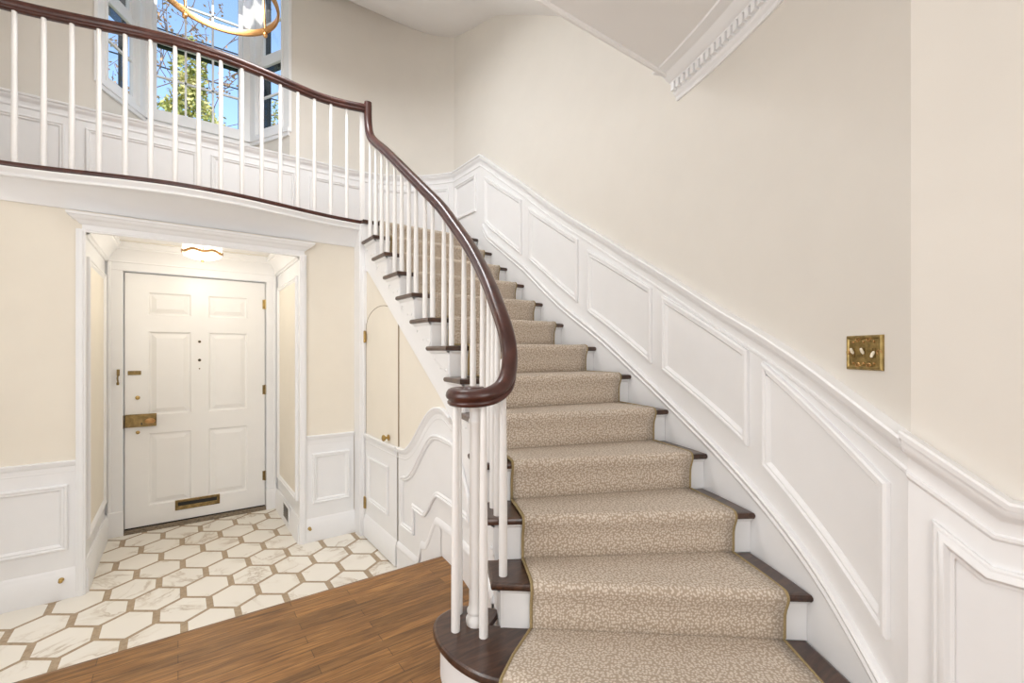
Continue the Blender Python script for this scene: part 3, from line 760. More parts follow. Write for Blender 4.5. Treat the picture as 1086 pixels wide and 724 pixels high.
for y, z, M in ((3.868,1.353,BRASS),(3.868,-0.055,BRASS)):
    w = MB(); p = MS(ps(y),z,0.02); w.lathe([(0.003,-0.052),(0.009,-0.046),(0.009,0.046),(0.003,0.052)], p, 12); w.box((p[0]-0.004,p[1]-0.03,z-0.045),(p[0]+0.004,p[1],z+0.045)); w.build('hinge', M, d2)

# ------------------------------------------------------------------ staircase
st = empty('staircase', (1.75, 1.6, 0), 'curved staircase of dark wood treads and white risers', 'staircase')
def slab(mb, poly, z0, z1, r=0.011):
    if area(poly) < 0: poly = poly[::-1]
    rows = []
    for a, z in ((r,z1),(r*0.3,z1-r*0.3),(0,z1-r),(0,z0+r),(r*0.3,z0+r*0.3),(r,z0)):
        rows.append([(p[0],p[1],z) for p in offs(poly, a, True)])
    mb.grid(rows, 0, closed=True); mb.poly(rows[0]); mb.poly(rows[-1][::-1])
TH = 0.030
def arcpts(mp, s0, s1, n=6): return [mp(s0+(s1-s0)*i/n, 0)[:2] for i in range(n+1)]
MWk = conc(RW-0.019)
def swk(k, back=0): return (sr(k)-back)*(RW-0.019)/RW if sr(k)-back > 0 else sr(k)-back
for k in range(2, 13):
    left = arcpts(MT, sl(k), sl(k+1)-0.035)
    right = arcpts(MWk, swk(k), swk(k+1,0.035))
    poly = left + right[::-1]
    m = MB(); slab(m, poly, k*R0-TH, k*R0); part(m, 'tread', TREAD, st, 40)
# top nosing piece at the landing
a, b = line_k(13); a2, b2 = line_k(13, 0.12)
m = MB(); slab(m, [a, a2, (2.386,a2[1]), (2.386,a[1])], LAND-TH, LAND+0.001); part(m, 'landing_nosing', TREAD, st, 40)
# bullnose first step
cur = catmull([(1.06,1.52),(1.00,1.60),(0.935,1.645),(0.876,1.645),(0.822,1.625),(0.781,1.575),(0.754,1.49),(0.749,1.40),(0.758,1.328),(0.777,1.264),(0.802,1.215),(0.840,1.165),(0.90,1.10),(1.0,1.0),(1.2,0.80),(1.4,0.605),(1.606,0.398)], 4)
wallp = arcpts(MWk, swk(1), swk(2,0.04), 4)
q2 = on_line(2, 0.0, 0.05)
poly1 = [tuple(p) for p in cur] + wallp + [q2]
m = MB(); slab(m, poly1, R0-TH, R0, 0.012); part(m, 'bullnose_tread', TREAD, st, 40)
if area(poly1) < 0: poly1 = poly1[::-1]
ins = offs(poly1, 0.028, True)
m = MB(); m.grid([[(p[0],p[1],z) for p in ins] for z in (0.0, R0-TH)], 0, closed=True); part(m, 'bullnose_riser', WHITE, st, 40)
m = MB(); ins2 = offs(poly1, 0.020, True); m.grid([[(p[0],p[1],z) for p in q] for q, z in ((ins,R0-TH-0.018),(ins2,R0-TH-0.006),(ins2,R0-TH))], 0, closed=True); part(m, 'cove_moulding', WHITE, st, 40)
for k in range(2, 14):
    fl = 0.050/(RW-RT); fr_ = 1-0.019/(RW-RT)
    m = MB()
    P = [on_line(k, fl, 0.030), on_line(k, fr_, 0.030), on_line(k, fr_, 0.046), on_line(k, fl, 0.046)]
    z0, z1 = (k-1)*R0, k*R0-TH
    m.add([(p[0],p[1],z) for z in (z0,z1) for p in P], [(0,1,5,4),(1,2,6,5),(2,3,7,6),(3,0,4,7),(4,5,6,7),(0,3,2,1)])
    # small cove moulding under the nosing
    Q = [on_line(k, fl, 0.016), on_line(k, fr_, 0.016), on_line(k, fr_, 0.030), on_line(k, fl, 0.030)]
    m.add([(Q[0][0],Q[0][1],z1),(Q[1][0],Q[1][1],z1),(Q[1][0],Q[1][1],z1-0.006),(Q[0][0],Q[0][1],z1-0.006),(Q[2][0],Q[2][1],z1-0.018),(Q[3][0],Q[3][1],z1-0.018)], [(0,1,2,3),(3,2,4,5)])
    part(m, 'riser', WHITE, st)
# open string with stepped top edge
m = MB()
def sI(k, back=0.0):            # where the riser line k meets the string face
    p = on_line(k, 0.050/(RW-RT), back); a = atan2(CY-p[1], p[0]-CX)
    return RI*a if p[1] < CY else CY-p[1]
for k in range(2, 14):
    s0 = sI(k, 0.030); s1 = sI(k+1, 0.030) if k < 13 else ps(3.885)
    if k == 12: pass
    top = k*R0-TH if k < 13 else LAND-0.04
    n = 6; rows = []
    for i in range(n+1):
        s = s0+(s1-s0)*i/n; rows.append([MS(s, low_z(s), 0.0), MS(s, low_z(s), 0.012), MS(s, top, 0.012)])
    m.grid(rows); m.poly(rows[0] + [MS(s0, top, 0.0)])
    # cove strip under the return nosing
    rows = [[MS(s0+(s1-s0)*i/n, top, 0.034), MS(s0+(s1-s0)*i/n, top-0.006, 0.030), MS(s0+(s1-s0)*i/n, top-0.018, 0.013)] for i in range(n+1)]
    m.grid(rows)
m.box((1.247,3.848,LAND-0.18),(1.31,3.90,LAND-0.033))
part(m, 'stringer', WHITE, st, 30)
# scrolled brackets on the string
for k in range(3, 13):
    s0 = sI(k, 0.030); s1 = sI(k+1, 0.030); L = s0-s1; top = k*R0-TH-0.018
    def bp(u, v, b): return MS(s0-u*L, top-v, b)
    ol = [(0.02,0.0),(0.02,0.115),(0.10,0.128),(0.20,0.120),(0.30,0.095),(0.42,0.085),(0.52,0.092),(0.62,0.080),(0.72,0.055),(0.84,0.045),(0.95,0.046),(1.0,0.03),(1.0,0.0)]
    m = MB(); m.poly([bp(u,v,0.017) for u,v in ol]); m.grid([[bp(u,v,b) for u,v in ol] for b in (0.017,0.012)], 0, closed=True)
    for u, v, r in ((0.16,0.092,0.010),(0.80,0.030,0.008)):
        c = bp(u,v,0.017); 
        rows = [[(lambda a: MS(s0-u*L+rr*cos(a), top-v+rr*sin(a), bb))(2*pi*j/12) for j in range(12)] for rr, bb in ((r,0.017),(r*0.9,0.022),(r*0.5,0.025))]
        m.grid(rows, 0, closed=True); m.poly(rows[-1])
    part(m, 'bracket', WHITE, st)

# ------------------------------------------------------------------ carpet runner
ru = empty('carpet_runner', (1.9, 1.3, 0.18), 'beige spotted carpet runner with bound edges down the middle of the stairs', 'carpet')
fL, fR = 0.130, 0.905
prof = []       # (step, back offset, z)
for k in range(1, 14):
    z1 = k*R0; z0 = z1-R0
    bk = 0.010
    if k == 1: prof += [(1,bk,0.012),(1,bk,0.06)]
    else: prof += [(k,bk+0.006,z0+0.010),(k,bk,z0+0.018),(k,bk,z0+0.07)]
    prof += [(k,bk-0.001,z1-0.080),(k,0.004,z1-0.058),(k,-0.004,z1-0.038),(k,-0.009,z1-0.024),(k,-0.0105,z1-0.013),(k,-0.009,z1-0.004),(k,-0.002,z1+0.005),(k,0.010,z1+0.009),(k,0.05,z1+0.009),(k,0.12,z1+0.009)]
prof += [(13,0.35,LAND+0.009)]
NC = 14
fc = [p for p in catmull([(0.826,1.183),(0.86,1.142),(0.90,1.10),(1.0,1.0),(1.2,0.80),(1.4,0.605),(1.54,0.465)], 6)]
acc = [0.0]
for a, b in zip(fc, fc[1:]): acc.append(acc[-1]+hypot(a[0]-b[0],a[1]-b[1]))
fx = list(zip(acc, [p[0] for p in fc])); fy = list(zip(acc, [p[1] for p in fc]))
def first_line(f_, bk):
    d_ = acc[-1]*(f_-fL)/(fR-fL); p = (interp(fx,d_), interp(fy,d_)); q = on_line(2, f_, 0.05)
    l = hypot(q[0]-p[0],q[1]-p[1]); return (p[0]+(q[0]-p[0])*bk/l, p[1]+(q[1]-p[1])*bk/l)
rows = []
for k, bk, z in prof:
    row = []
    for j in range(NC+1):
        f_ = fL+(fR-fL)*j/NC
        if k == 1: p = first_line(f_, bk)
        else: p = on_line(k, f_, bk)
        row.append((p[0],p[1],z))
    rows.append(row)
# first step follows the sweep of the bullnose nosing
m = MB(); m.grid(rows)
nrow = len(rows)
shift(m, ru.location); o = m.build('pile', CARPET, ru, smooth=60)
uvl = o.data.uv_layers.new(name='UVMap')
vc = [0.0]
for i in range(1, nrow):
    a = rows[i-1][NC//2]; b = rows[i][NC//2]; vc.append(vc[-1]+hypot(hypot(a[0]-b[0],a[1]-b[1]),a[2]-b[2]))
for lp in o.data.loops:
    i, j = divmod(lp.vertex_index, NC+1); uvl.data[lp.index].uv = (0.9*j/NC, vc[i])
sm = o.modifiers.new('thick', 'SOLIDIFY'); sm.thickness = 0.008; sm.offset = 0
for j in (0, NC):
    m = MB(); m.tube([r[j] for r in rows], 0.0068, 6); part(m, 'bound_edge', BIND, ru, 60)

# ------------------------------------------------------------------ stair balustrade
NWX, NWY = 0.918, 1.501
bal = empty('stair_balustrade', (NWX, NWY, R0), 'stair balustrade: mahogany handrail with volute over white balusters', 'balustrade')
top = [(1.297,3.838,3.335),(1.297,3.836,3.26),(1.297,3.830,3.175),(1.297,3.806,3.088),(1.297,3.752,3.010),(1.296,3.655,2.935),(1.295,3.51,2.838),(1.295,3.364,2.738),(1.295,3.067,2.523),(1.295,2.747,2.290)]
RH = 2.47
for phi, z in ((2.4,2.107),(8.1,1.914),(12.1,1.790),(15.7,1.679),(19.7,1.560),(23.3,1.448)):
    rr = RH if phi < 20 else RH+0.004
    top.append((CX+rr*cos(rad(phi)), CY-rr*sin(rad(phi)), z))
for a, r, z in ((-14,0.133,1.300),(-36,0.138,1.182),(-60,0.133,1.105),(-85,0.122,1.070),(-110,0.110,1.058),(-140,0.097,1.055),(-170,0.086,1.055),(-200,0.077,1.055),(-230,0.070,1.055),(-260,0.064,1.055),(-300,0.056,1.055),(-340,0.046,1.055)):
    top.append((NWX+r*cos(rad(a)), NWY+r*sin(rad(a)), z))
path = catmull(top, 8)
HP = [(0.0,0.033),(0.012,0.032),(0.022,0.027),(0.029,0.016),(0.031,0.004),(0.028,-0.005),(0.022,-0.010),(0.021,-0.013),(0.025,-0.018),(0.024,-0.026),(0.018,-0.032),(0.008,-0.034)]
HP = HP + [(0.0,-0.034)] + [(-x,y) for x,y in HP[:0:-1]]
def rail_sweep(mb, path, prof, n0=None, sc=None):
    rows = []; N = n0
    for i, p in enumerate(path):
        a = path[max(i-1,0)]; b = path[min(i+1,len(path)-1)]; t = norm(sub(b,a))
        h = hypot(t[0],t[1])
        if h > 0.12: N = (t[1]/h, -t[0]/h, 0)
        U = cross(N, t)
        if h > 0.3 and U[2] < 0: U = tuple(-c for c in U)
        q = sc(i/(len(path)-1)) if sc else 1
        rows.append([tuple(p[d] + q*u*N[d] + q*v*U[d] for d in range(3)) for u, v in prof])
    mb.grid(rows, 0, closed=True); mb.poly(rows[0][::-1]); mb.poly(rows[-1])
m = MB(); 
# travel is downhill; side vector points to the open side
rail_sweep(m, path, HP, (-1,0,0))
m.lathe([(0.036,-0.036),(0.044,-0.026),(0.044,0.022),(0.034,0.033),(0.012,0.034)], (NWX,NWY,1.055), 24)
m.lathe([(0.030,-0.05),(0.034,-0.04),(0.034,0.0),(0.028,0.012),(0.012,0.018)], (1.297,3.838,3.315), 16)
part(m, 'handrail', MAHOG, bal, 50)
m = MB()
m.lathe([(0.036,0.0),(0.038,0.010),(0.038,0.024),(0.032,0.032),(0.030,0.040),(0.034,0.048),(0.034,0.056),(0.028,0.066),(0.026,0.09),(0.0235,0.70),(0.024,0.765),(0.027,0.770),(0.029,0.778),(0.027,0.786),(0.024,0.790),(0.025,0.82),(0.028,0.835),(0.028,0.852)], (NWX+0.007,NWY-0.004,R0), 24)
part(m, 'newel_post', BALW, bal, 40)
pf = [p for p in path]
def rail_under(x, y):
    best = min(pf, key=lambda p: hypot(p[0]-x, p[1]-y)); return best[2]
def baluster(mb, x, y, z0, z1, r0=0.0165, r1=0.0115):
    h = z1-z0
    mb.lathe([(r0,0),(r0,h*0.05),(r0*0.98,h*0.3),(r0*0.86,h*0.6),(r1*1.06,h*0.85),(r1,h)], (x,y,z0), 12)
spots = []
def st_pt(y): return (1.297, y)
for y, k in ((3.775,12),(3.640,12),(3.508,11),(3.384,11),(3.240,10),(3.110,10),(2.982,9),(2.866,9),(2.727,8),(2.618,8)): spots.append((1.297, y, k*R0))
for ph, k in ((3.06,7),(5.6,7),(10.0,6),(13.4,5),(17.3,4),(20.1,4),(22.2,3),(24.4,3),(27.9,2)):
    spots.append((CX+2.477*cos(rad(ph)), CY-2.477*sin(rad(ph)), k*R0))
for x, y in ((0.838,1.500),(0.903,1.408),(0.905,1.596)): spots.append((x, y, R0))
for x, y, z in spots:
    m = MB(); baluster(m, x, y, z, rail_under(x,y)-0.026); part(m, 'baluster', BALW, bal, 40)

# ------------------------------------------------------------------ balcony balustrade
bb = empty('balcony_balustrade', (0.12, byv(0.12)+0.05, LAND), 'curved balcony balustrade with mahogany rail above the entry', 'balustrade')
rp = [(-1.66+i*(1.285+1.66)/70) for i in range(71)]
def rail_y(x): return byv(x)+0.052-(0.082*min(1,max(0,(x-0.85)/0.40))**1.5)
rp = [(x, rail_y(x), 3.281) for x in rp]
m = MB(); rail_sweep(m, rp[::-1], HP, (0,-1,0)); part(m, 'handrail', MAHOG, bb, 50)
# balusters spaced evenly along the curve
x = -1.62; xs_ = []
bx_px = [15,48.5,79,106,133,160,186,211,236,258.5,279.6,299.5,316.4,333.6,350,366.7]
th = rad(36.25); 
for px in bx_px:
    r_ = (px-543)/483; dx, dy = cos(th)*r_+sin(th), -sin(th)*r_+cos(th)
    Z = 3.0
    for _ in range(30): Z = (byv(Z*dx)+0.05)/dy
    xs_.append(Z*dx)
# even spacing fitted to the first and last of them
n = len(xs_); step = (xs_[-1]-xs_[0])/(n-1)
ev = [xs_[0]+step*i for i in range(-6, n)]
for x in ev:
    if x < -1.62: continue
    m = MB(); baluster(m, x, max(rail_y(x),byv(x)+0.02), LAND, 3.281-0.026, 0.0155, 0.0125); part(m, 'baluster', BALW, bb, 40)
m = MB(); m.box((1.245,3.86,LAND-0.002),(1.279,3.895,3.26), bev=0.004); part(m, 'end_post', BALW, bb)

# ------------------------------------------------------------------ ceilings, far walls
CZ = [(1.5,3.12),(2.735,3.90),(3.37,4.285),(3.6,4.40),(4.0,4.51),(4.35,4.625),(4.6,4.73),(4.8,4.86),(4.95,5.03),(5.5,5.3)]
w = MB(); rows = []
CZs = catmull(CZ[:-1], 4)
for y, z in CZs: rows.append([(-1.75,y,z),(2.5,y,z)])
w.grid(rows); o = w.build('ceiling', CEIL, smooth=40); struct(o, 'sloping ceiling over the stairwell', 'ceiling')
HC = 2.735
w = MB(); w.poly([(-1.75,-2.65,HC),(2.4,-2.65,HC),(2.4,1.49,HC),(-1.75,1.49,HC)])
rows = [[(-1.75,y,z),(2.4,y,z)] for y, z in ((1.49,HC),(1.49,HC-0.012),(1.497,HC-0.018),(1.508,HC-0.018),(1.515,HC-0.012),(1.515,HC+0.5))]
w.grid(rows); o = w.build('ceiling', CEIL); struct(o, 'lower ceiling of the hall, ending at the stairwell edge', 'ceiling')
# dentil crown under the hall ceiling on the curved wall
CP = [(-0.125,0.0),(-0.125,0.010),(-0.118,0.014),(-0.112,0.010),(-0.106,0.012),(-0.098,0.024),(-0.090,0.028),(-0.088,0.032),(-0.046,0.032),(-0.044,0.052),(-0.038,0.054),(-0.036,0.062),(-0.030,0.074),(-0.016,0.092),(-0.008,0.104),(-0.008,0.16),(0.0,0.165),(0.0,0.0)]
sc0 = sR(degrees(math.asin((CY-1.49)/RW)))
w = MB(); strip(w, [(sc0,HC),(S1,HC)], CP, MR, 0.06); 
cm = w.build('trim_6', WHITE, smooth=25); struct(cm, 'white dentil crown moulding where the hall ceiling meets the curved wall', 'trim')
w = MB(); s = sc0+0.012
while s < S1-0.03:
    P = [MR(s+ds, HC+dz, b) for b in (0.031,0.054) for dz in (-0.086,-0.046) for ds in (0,0.024)]
    w.add(P, [(0,1,3,2),(4,6,7,5),(0,4,5,1),(2,3,7,6),(0,2,6,4),(1,5,7,3)]); s += 0.040
w.build('dentils', WHITE, cm)
w = MB(); strip(w, [(0.0,HC),(3.0,HC)], CP, ME, 0.3); w.build('crown_run', WHITE, cm, smooth=25)
w = MB(); w.box((-1.8,-2.65,-0.4),(-1.7,5.0,5.3)); o = w.build('wall_left', CREAM); struct(o, 'cream wall on the left of the hall', 'wall')
w = MB(); w.box((-1.8,-2.75,-0.05),(2.0,-2.6,2.8)); o = w.build('wall_rear', CREAM); struct(o, 'cream wall behind the viewer', 'wall')

# ------------------------------------------------------------------ small fittings
ss0, ss1 = sR(34.99), sR(37.27); zc0, zc1 = 1.168, 1.275
sp = MR((ss0+ss1)/2, (zc0+zc1)/2, 0)
sw = empty('light_switch', sp, 'ornate brass three-toggle light switch on the cream wall above the chair rail', 'light switch')
m = MB(); frame(m, [(ss0,zc0),(ss1,zc0),(ss1,zc1),(ss0,zc1)], [(0,0.0),(0,0.006),(0.004,0.010),(0.008,0.010),(0.012,0.007),(0.016,0.008)], MR, 0.02, 0, cap=0)
part(m, 'switch_plate', PLATE, sw)
m = MB()
for i in range(3):
    sc_ = ss0+(ss1-ss0)*(0.22+0.29*i); zz = (zc0+zc1)/2
    m2 = MB(); frame(m2, [(sc_-0.006,zz-0.014),(sc_+0.006,zz-0.014),(sc_+0.006,zz+0.014),(sc_-0.006,zz+0.014)], [(0,0.007),(0,0.0095),(0.002,0.0095),(0.0025,0.0075)], MR, 0.1, 0, cap=0); part(m2, 'toggle_slot', DBRASS, sw)
    m2 = MB(); d_ = 0.011 if i < 2 else -0.011
    m2.tube([MR(sc_,zz-d_*0.2,0.008),MR(sc_,zz+d_*0.3,0.013),MR(sc_,zz+d_*0.95,0.016),MR(sc_,zz+d_*1.3,0.0165)], [0.0044,0.0044,0.0040,0.0030], 8); part(m2, 'toggle', IVORY, sw, 50)
    for dz in (-0.033, 0.033):
        m2 = MB(); rows = [[MR(sc_+r*cos(2*pi*j/10), zz+dz+r*sin(2*pi*j/10), b) for j in range(10)] for r, b in ((0.004,0.0078),(0.0035,0.010),(0.0015,0.011))]
        m2.grid(rows, 0, closed=True); m2.poly(rows[-1]); part(m2, 'screw', GILT, sw, 50)
for cs, cz in ((0.07,0.5),(0.93,0.5),(0.35,0.12),(0.65,0.12),(0.35,0.88),(0.65,0.88)):
    c0 = ss0+(ss1-ss0)*cs; z0_ = zc0+(zc1-zc0)*cz
    pts = [MR(c0+0.010*cos(a)*(1-0.06*i), z0_+0.010*sin(a)*(1-0.06*i), 0.0085) for i, a in enumerate([j*0.7 for j in range(12)])]
    m = MB(); m.tube(pts, 0.0016, 6); part(m, 'scroll_relief', GILT, sw)

# air vent in the recess baseboard
v = empty('air_vent', (OX1-0.026, 4.51, TILE+0.05), 'grey metal air vent grille in the right baseboard of the entry recess', 'vent')
m = MB(); frame(m, [(0.345,-0.300),(0.615,-0.300),(0.615,-0.145),(0.345,-0.145)], [(0,0.022),(0,0.030),(0.012,0.031),(0.016,0.026),(0.016,0.023)], MAR, 1); part(m, 'grille_frame', WHITE, v)
m = MB(); P = [MAR(s,z,0.0245) for s,z in ((0.36,-0.285),(0.60,-0.285),(0.60,-0.16),(0.36,-0.16))]; m.poly(P); part(m, 'duct_opening', BLACK, v)
for i in range(7):
    m = MB(); z = -0.278+i*0.018
    mbox(m, MAR, 0.36, 0.60, z, z+0.007, 0.0245, 0.029); part(m, 'slat', STEEL, v)
for (x, z, lab) in ((-0.595,-0.216,'small brass door stop on the baseboard left of the entry opening'),(0.872,-0.228,'small brass door stop on the baseboard right of the entry opening')):
    m = MB(); m.lathe([(0.014,0),(0.013,-0.004),(0.006,-0.007),(0.0055,-0.022),(0.010,-0.024),(0.011,-0.031),(0.006,-0.035)], (0,0,0), 14, 'y')
    o = m.build('door_stop', BRASS, smooth=40); o.location = (x, 4.03-0.024, z); props(o, lab, 'door stop', 'brass door stops')

# flush ceiling light in the recess
fl_ = empty('ceiling_light', (0.165, 4.6, AC), 'small lit flush ceiling light with wavy brass band in the entry recess', 'ceiling light')
m = MB(); m.lathe([(0.10,0.0),(0.10,-0.012),(0.06,-0.02)], (0.165,4.6,AC), 32); part(m, 'canopy', GILT, fl_, 40)
m = MB(); m.lathe([(0.132,-0.02),(0.138,-0.05),(0.138,-0.115),(0.128,-0.130),(0.08,-0.150),(0.02,-0.158)], (0.165,4.6,AC), 32); part(m, 'glass_shade', BULB, fl_, 40)
m = MB(); n = 64
rows = [[(0.165+r*cos(2*pi*j/n), 4.6+r*sin(2*pi*j/n), AC-0.110+0.008*cos(6*2*pi*j/n)+dz) for j in range(n)] for r, dz in ((0.137,0),(0.147,0),(0.147,0.02),(0.137,0.02))]
m.grid(rows, 0, closed=True); part(m, 'brass_band', GILT, fl_, 40)
for j in range(6):
    a = 2*pi*(j+0.5)/6; m = MB(); m.tube([(0.165+0.140*cos(a),4.6+0.140*sin(a),AC-0.03),(0.165+0.141*cos(a),4.6+0.141*sin(a),AC-0.118)], 0.003, 6); part(m, 'brass_strut', GILT, fl_, 40)
m = MB(); m.lathe([(0.004,0),(0.012,-0.006),(0.010,-0.016),(0.003,-0.022)], (0.165,4.6,AC-0.157), 12); part(m, 'finial', GILT, fl_, 40)

# chandelier
CHX, CHY, CHZ = 0.17, 2.755, 3.035
ch = empty('chandelier', (CHX,CHY,CHZ), 'brass lantern chandelier with ring base hanging in front of the bay window', 'chandelier')
def ring(mb, r, z, hgt, thk, n=64):
    rows = [[(CHX+rr*cos(2*pi*j/n), CHY+rr*sin(2*pi*j/n), z+dz) for j in range(n)] for rr, dz in ((r-thk,0),(r,0),(r+0.003,hgt*.5),(r,hgt),(r-thk,hgt),(r-thk-0.002,hgt*.5),(r-thk,0))]
    mb.grid(rows, 0, closed=True)
m = MB(); ring(m, 0.272, CHZ-0.016, 0.032, 0.010); part(m, 'base_ring', GILT, ch, 40)
m = MB(); ring(m, 0.20, CHZ+0.62, 0.026, 0.010); part(m, 'top_ring', GILT, ch, 40)
for a in (32,122,212,302):
    ca, sa = cos(rad(a)), sin(rad(a))
    m = MB(); m.tube([(CHX+0.267*ca,CHY+0.267*sa,CHZ),(CHX+0.255*ca,CHY+0.255*sa,CHZ+0.2),(CHX+0.23*ca,CHY+0.23*sa,CHZ+0.45),(CHX+0.195*ca,CHY+0.195*sa,CHZ+0.63),(CHX+0.10*ca,CHY+0.10*sa,CHZ+0.76),(CHX+0.015*ca,CHY+0.015*sa,CHZ+0.82)], 0.006, 10); part(m, 'frame_rod', GILT, ch, 50)
    m = MB(); m.lathe([(0.004,0.006),(0.010,0.0),(0.013,-0.010),(0.010,-0.020),(0.003,-0.026)], (CHX+0.267*ca,CHY+0.267*sa,CHZ-0.014), 14); part(m, 'ball_finial', GILT, ch, 50)
m = MB(); m.lathe([(0.004,0.0),(0.018,0.01),(0.024,0.03),(0.012,0.05),(0.008,0.07),(0.008,0.80),(0.02,0.82),(0.02,0.85),(0.006,0.87)], (CHX,CHY,CHZ+0.03), 16); part(m, 'centre_stem', GILT, ch, 50)
for a in (17,107,197,287):
    ca, sa = cos(rad(a)), sin(rad(a))
    m = MB(); m.tube([(CHX+0.01*ca,CHY+0.01*sa,CHZ+0.09),(CHX+0.05*ca,CHY+0.05*sa,CHZ+0.055),(CHX+0.09*ca,CHY+0.09*sa,CHZ+0.065),(CHX+0.11*ca,CHY+0.11*sa,CHZ+0.11)], 0.006, 8)
    m.lathe([(0.008,0),(0.024,0.008),(0.026,0.014),(0.012,0.018)], (CHX+0.11*ca,CHY+0.11*sa,CHZ+0.105), 14); arm = part(m, 'candle_arm', GILT, ch, 50)
    m = MB(); m.lathe([(0.011,0.0),(0.011,0.10)], (CHX+0.11*ca,CHY+0.11*sa,CHZ+0.12), 12); shift(m, ch.location); m.build('candle_sleeve', CANDLE, arm, 50)
    m = MB(); m.lathe([(0.008,0.0),(0.016,0.018),(0.015,0.035),(0.006,0.06),(0.001,0.072)], (CHX+0.11*ca,CHY+0.11*sa,CHZ+0.22), 12); shift(m, ch.location); m.build('bulb', BULB, arm, 50)
ctop = interp(CZ, CHY)
m = MB(); m.tube([(CHX,CHY,CHZ+0.89),(CHX,CHY,ctop-0.02)], 0.006, 8); part(m, 'chain', GILT, ch)
m = MB(); m.lathe([(0.02,-0.05),(0.06,-0.03),(0.065,0.01)], (CHX,CHY,ctop), 20); part(m, 'canopy', GILT, ch, 40)

# ------------------------------------------------------------------ outside
g = MB(); g.poly([(-60,5.8,-1),(60,5.8,-1),(60,90,-1),(-60,90,-1)]); o = g.build('ground', GRASS); struct(o, 'lawn outside the window', 'ground')
def conifer(loc, h, rbase, nleaf, label, seed):
    rnd = random.Random(seed); root = empty('conifer', loc, label, 'tree', 'conifers outside the bay window')
    m = MB(); m.lathe([(0.13,0),(0.06,h*0.5),(0.01,h*0.9)], loc, 10); part(m, 'trunk', BARK, root, 40)
    m = MB()
    for i in range(nleaf):
        u = 1-sqrt(rnd.random()); t_ = 0.42+0.58*u
        rr = rbase*(1-t_)**0.75*1.25*(0.12+0.88*rnd.random()**0.6)*(0.8+0.25*sin(t_*34+rnd.random()))
        a = rnd.uniform(0,2*pi); z = h*t_+rnd.uniform(-.1,.1)
        c = (loc[0]+rr*cos(a), loc[1]+rr*sin(a), loc[2]+z)
        s = rnd.uniform(0.035,0.07); e1 = norm((rnd.uniform(-1,1),rnd.uniform(-1,1),rnd.uniform(-.3,1))); e2 = norm(cross(e1,(rnd.uniform(-1,1),rnd.uniform(-1,1),rnd.uniform(-1,1))))
        m.add([tuple(c[k]-e1[k]*s for k in range(3)), tuple(c[k]+e2[k]*s*.5 for k in range(3)), tuple(c[k]+e1[k]*s for k in range(3)), tuple(c[k]-e2[k]*s*.5 for k in range(3))], [(0,1,2,3)])
    shift(m, loc); m.build('foliage', LEAFY, root, recalc=False)
conifer((0.20,12,-1), 9.0, 2.0, 15000, 'tall yellow-green conifer seen through the middle window', 3)
conifer((2.75,17,-1), 10.9, 2.1, 6000, 'yellow-green conifer seen through the right-hand narrow window', 5)
def bare(loc, h, label, seed, leaves=False):
    rnd = random.Random(seed); root = empty('bare_tree', loc, label, 'tree', 'bare trees outside the bay window')
    trunk = MB(); br = MB(); lv = MB()
    def grow(mb, p, d, L, r, lev):
        pts = [p]; q = p; dd = d
        for i in range(4):
            dd = norm(tuple(dd[k]+rnd.uniform(-.16,.16)+(0.05 if k == 2 else 0) for k in range(3)))
            q = tuple(q[k]+dd[k]*L/4 for k in range(3)); pts.append(q)
        mb.tube(pts, [r*(1-0.12*i) for i in range(5)], 5 if lev > 1 else 8)
        if lev >= 4 and leaves:
            for c in pts[1:]:
                for _ in range(1):
                    c2 = tuple(c[k]+rnd.uniform(-.12,.12) for k in range(3)); e1 = norm(tuple(rnd.uniform(-1,1) for k in range(3))); e2 = norm(cross(e1,(0.3,0.5,0.8)))
                    lv.add([tuple(c2[k]-e1[k]*.05 for k in range(3)), tuple(c2[k]+e2[k]*.03 for k in range(3)), tuple(c2[k]+e1[k]*.05 for k in range(3)), tuple(c2[k]-e2[k]*.03 for k in range(3))], [(0,1,2,3)])
        if lev < 7:
            for j in range(3 if lev < 5 else 2):
                nd = norm(tuple(dd[k]+rnd.uniform(-.75,.75) for k in range(3)))
                grow(br, pts[rnd.choice((2,3,4))], nd, L*rnd.uniform(.6,.78), max(r*0.58,0.012), lev+1)
    grow(trunk, loc, (0,0,1), h*0.36, 0.11, 0)
    part(trunk, 'trunk', BARK, root, 40); part(br, 'branches', BARK, root, None)
    if leaves: part(lv, 'dry_leaves', DRY, root, None)
bare((-4.3,17.5,-1), 17.5, 'bare tree with a few dry tan leaves filling the left-hand narrow window', 11, True)
bare((-1.0,25,-1), 13.0, 'bare tree left of the tall conifer', 21)
bare((2.7,33,-1), 15.0, 'bare tree between the two conifers', 34)
for z, y, lab in ((10.45,16,'upper black overhead cable crossing the sky'),(9.9,17,'lower black overhead cable crossing the sky')):
    m = MB(); m.tube([(-14+i*1.4, y, z-0.25+0.0026*(i*1.4-14)**2) for i in range(21)], 0.02, 6)
    m.box((-14.15,y-0.15,-1),(-13.9,y+0.15,z+0.7)); m.box((13.9,y-0.15,-1),(14.15,y+0.15,z+0.7))
    o = m.build('overhead_cable', WIRE); props(o, lab, 'cable', 'overhead cables')

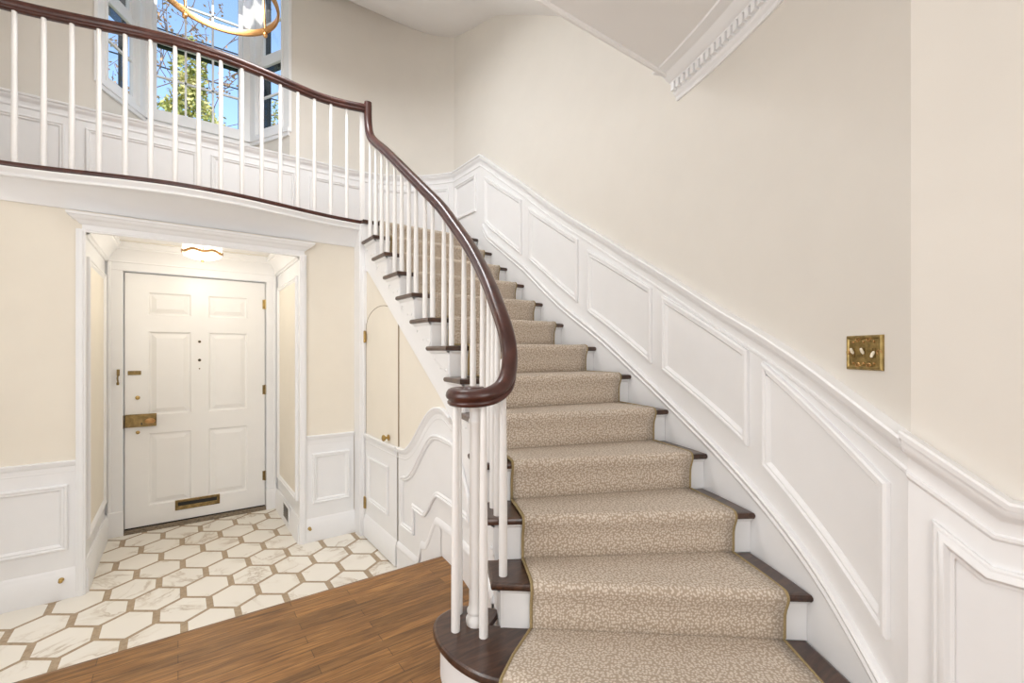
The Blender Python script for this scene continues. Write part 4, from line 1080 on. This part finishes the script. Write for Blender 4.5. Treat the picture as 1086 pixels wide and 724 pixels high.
# ------------------------------------------------------------------ light
W = bpy.data.worlds.new('World'); SC.world = W; W.use_nodes = True
nt = W.node_tree; bg = nt.nodes['Background']
sky = nt.nodes.new('ShaderNodeTexSky'); sky.sky_type = 'NISHITA'
sky.sun_disc = False; sky.sun_elevation = rad(38); sky.sun_rotation = rad(200); sky.air_density = 1.0; sky.dust_density = 0.4; sky.ozone_density = 1.2
nt.links.new(sky.outputs[0], bg.inputs[0]); bg.inputs[1].default_value = 0.36

def light(kind, name, loc, energy, col, rot=(0,0,0), **kw):
    l = bpy.data.lights.new(name, kind); l.energy = energy; l.color = col
    for k, v in kw.items(): setattr(l, k, v)
    o = bpy.data.objects.new(name, l); COL.objects.link(o); o.location = loc; o.rotation_euler = rot; return o
light('SUN', 'sun', (0,-10,20), 4.0, (1,0.95,0.87), (rad(48),0,rad(-12)), angle=0.01)
light('POINT', 'hall_fill', (-0.9,-1.2,2.0), 15, (1,0.985,0.965), shadow_soft_size=0.38)  # added soft fill behind the viewer; no pendant hangs here
light('AREA', 'hall_side_fill', (-1.62,1.6,1.45), 38, (0.985,0.99,1.0), (0,-rad(90),0), shape='RECTANGLE', size=1.6, size_y=1.6)  # added fill panel for the stair wall; the left wall has no window
light('AREA', 'hall_rear_fill', (-0.8,-2.5,1.5), 46, (0.985,0.99,1.0), (rad(90),0,0), shape='RECTANGLE', size=1.8, size_y=1.7)  # added frontal fill before the closed rear wall, in place of window light
light('POINT', 'chandelier_lamp', (CHX,CHY,CHZ+0.28), 24, (1,0.97,0.92), shadow_soft_size=0.16)
light('POINT', 'recess_lamp', (0.165,4.5,AC-0.3), 6.2, (1,0.915,0.78), shadow_soft_size=0.14)
light('AREA', 'upper_fill', (0.7,3.4,4.15), 34, (0.95,0.975,1.0), (0,0,0), shape='DISK', size=0.8)  # added fill for the upper stairwell; its ceiling carries no such fixture

# ------------------------------------------------------------------ camera
cam = bpy.data.cameras.new('camera'); co = bpy.data.objects.new('camera', cam); COL.objects.link(co)
cam.sensor_width = 36; cam.lens = 483/1086*36; cam.shift_y = (373-362)/1086; cam.clip_start = 0.02
co.location = (0,0,EYE); co.rotation_euler = (rad(90),0,-rad(36.25))
SC.camera = co
vs = SC.view_settings
vs.view_transform = 'Standard'; vs.look = 'None'; vs.gamma = 1.0; vs.use_curve_mapping = False; vs.exposure = 0.08
SC.cycles.max_bounces = 12; SC.cycles.diffuse_bounces = 7; SC.cycles.use_denoising = True
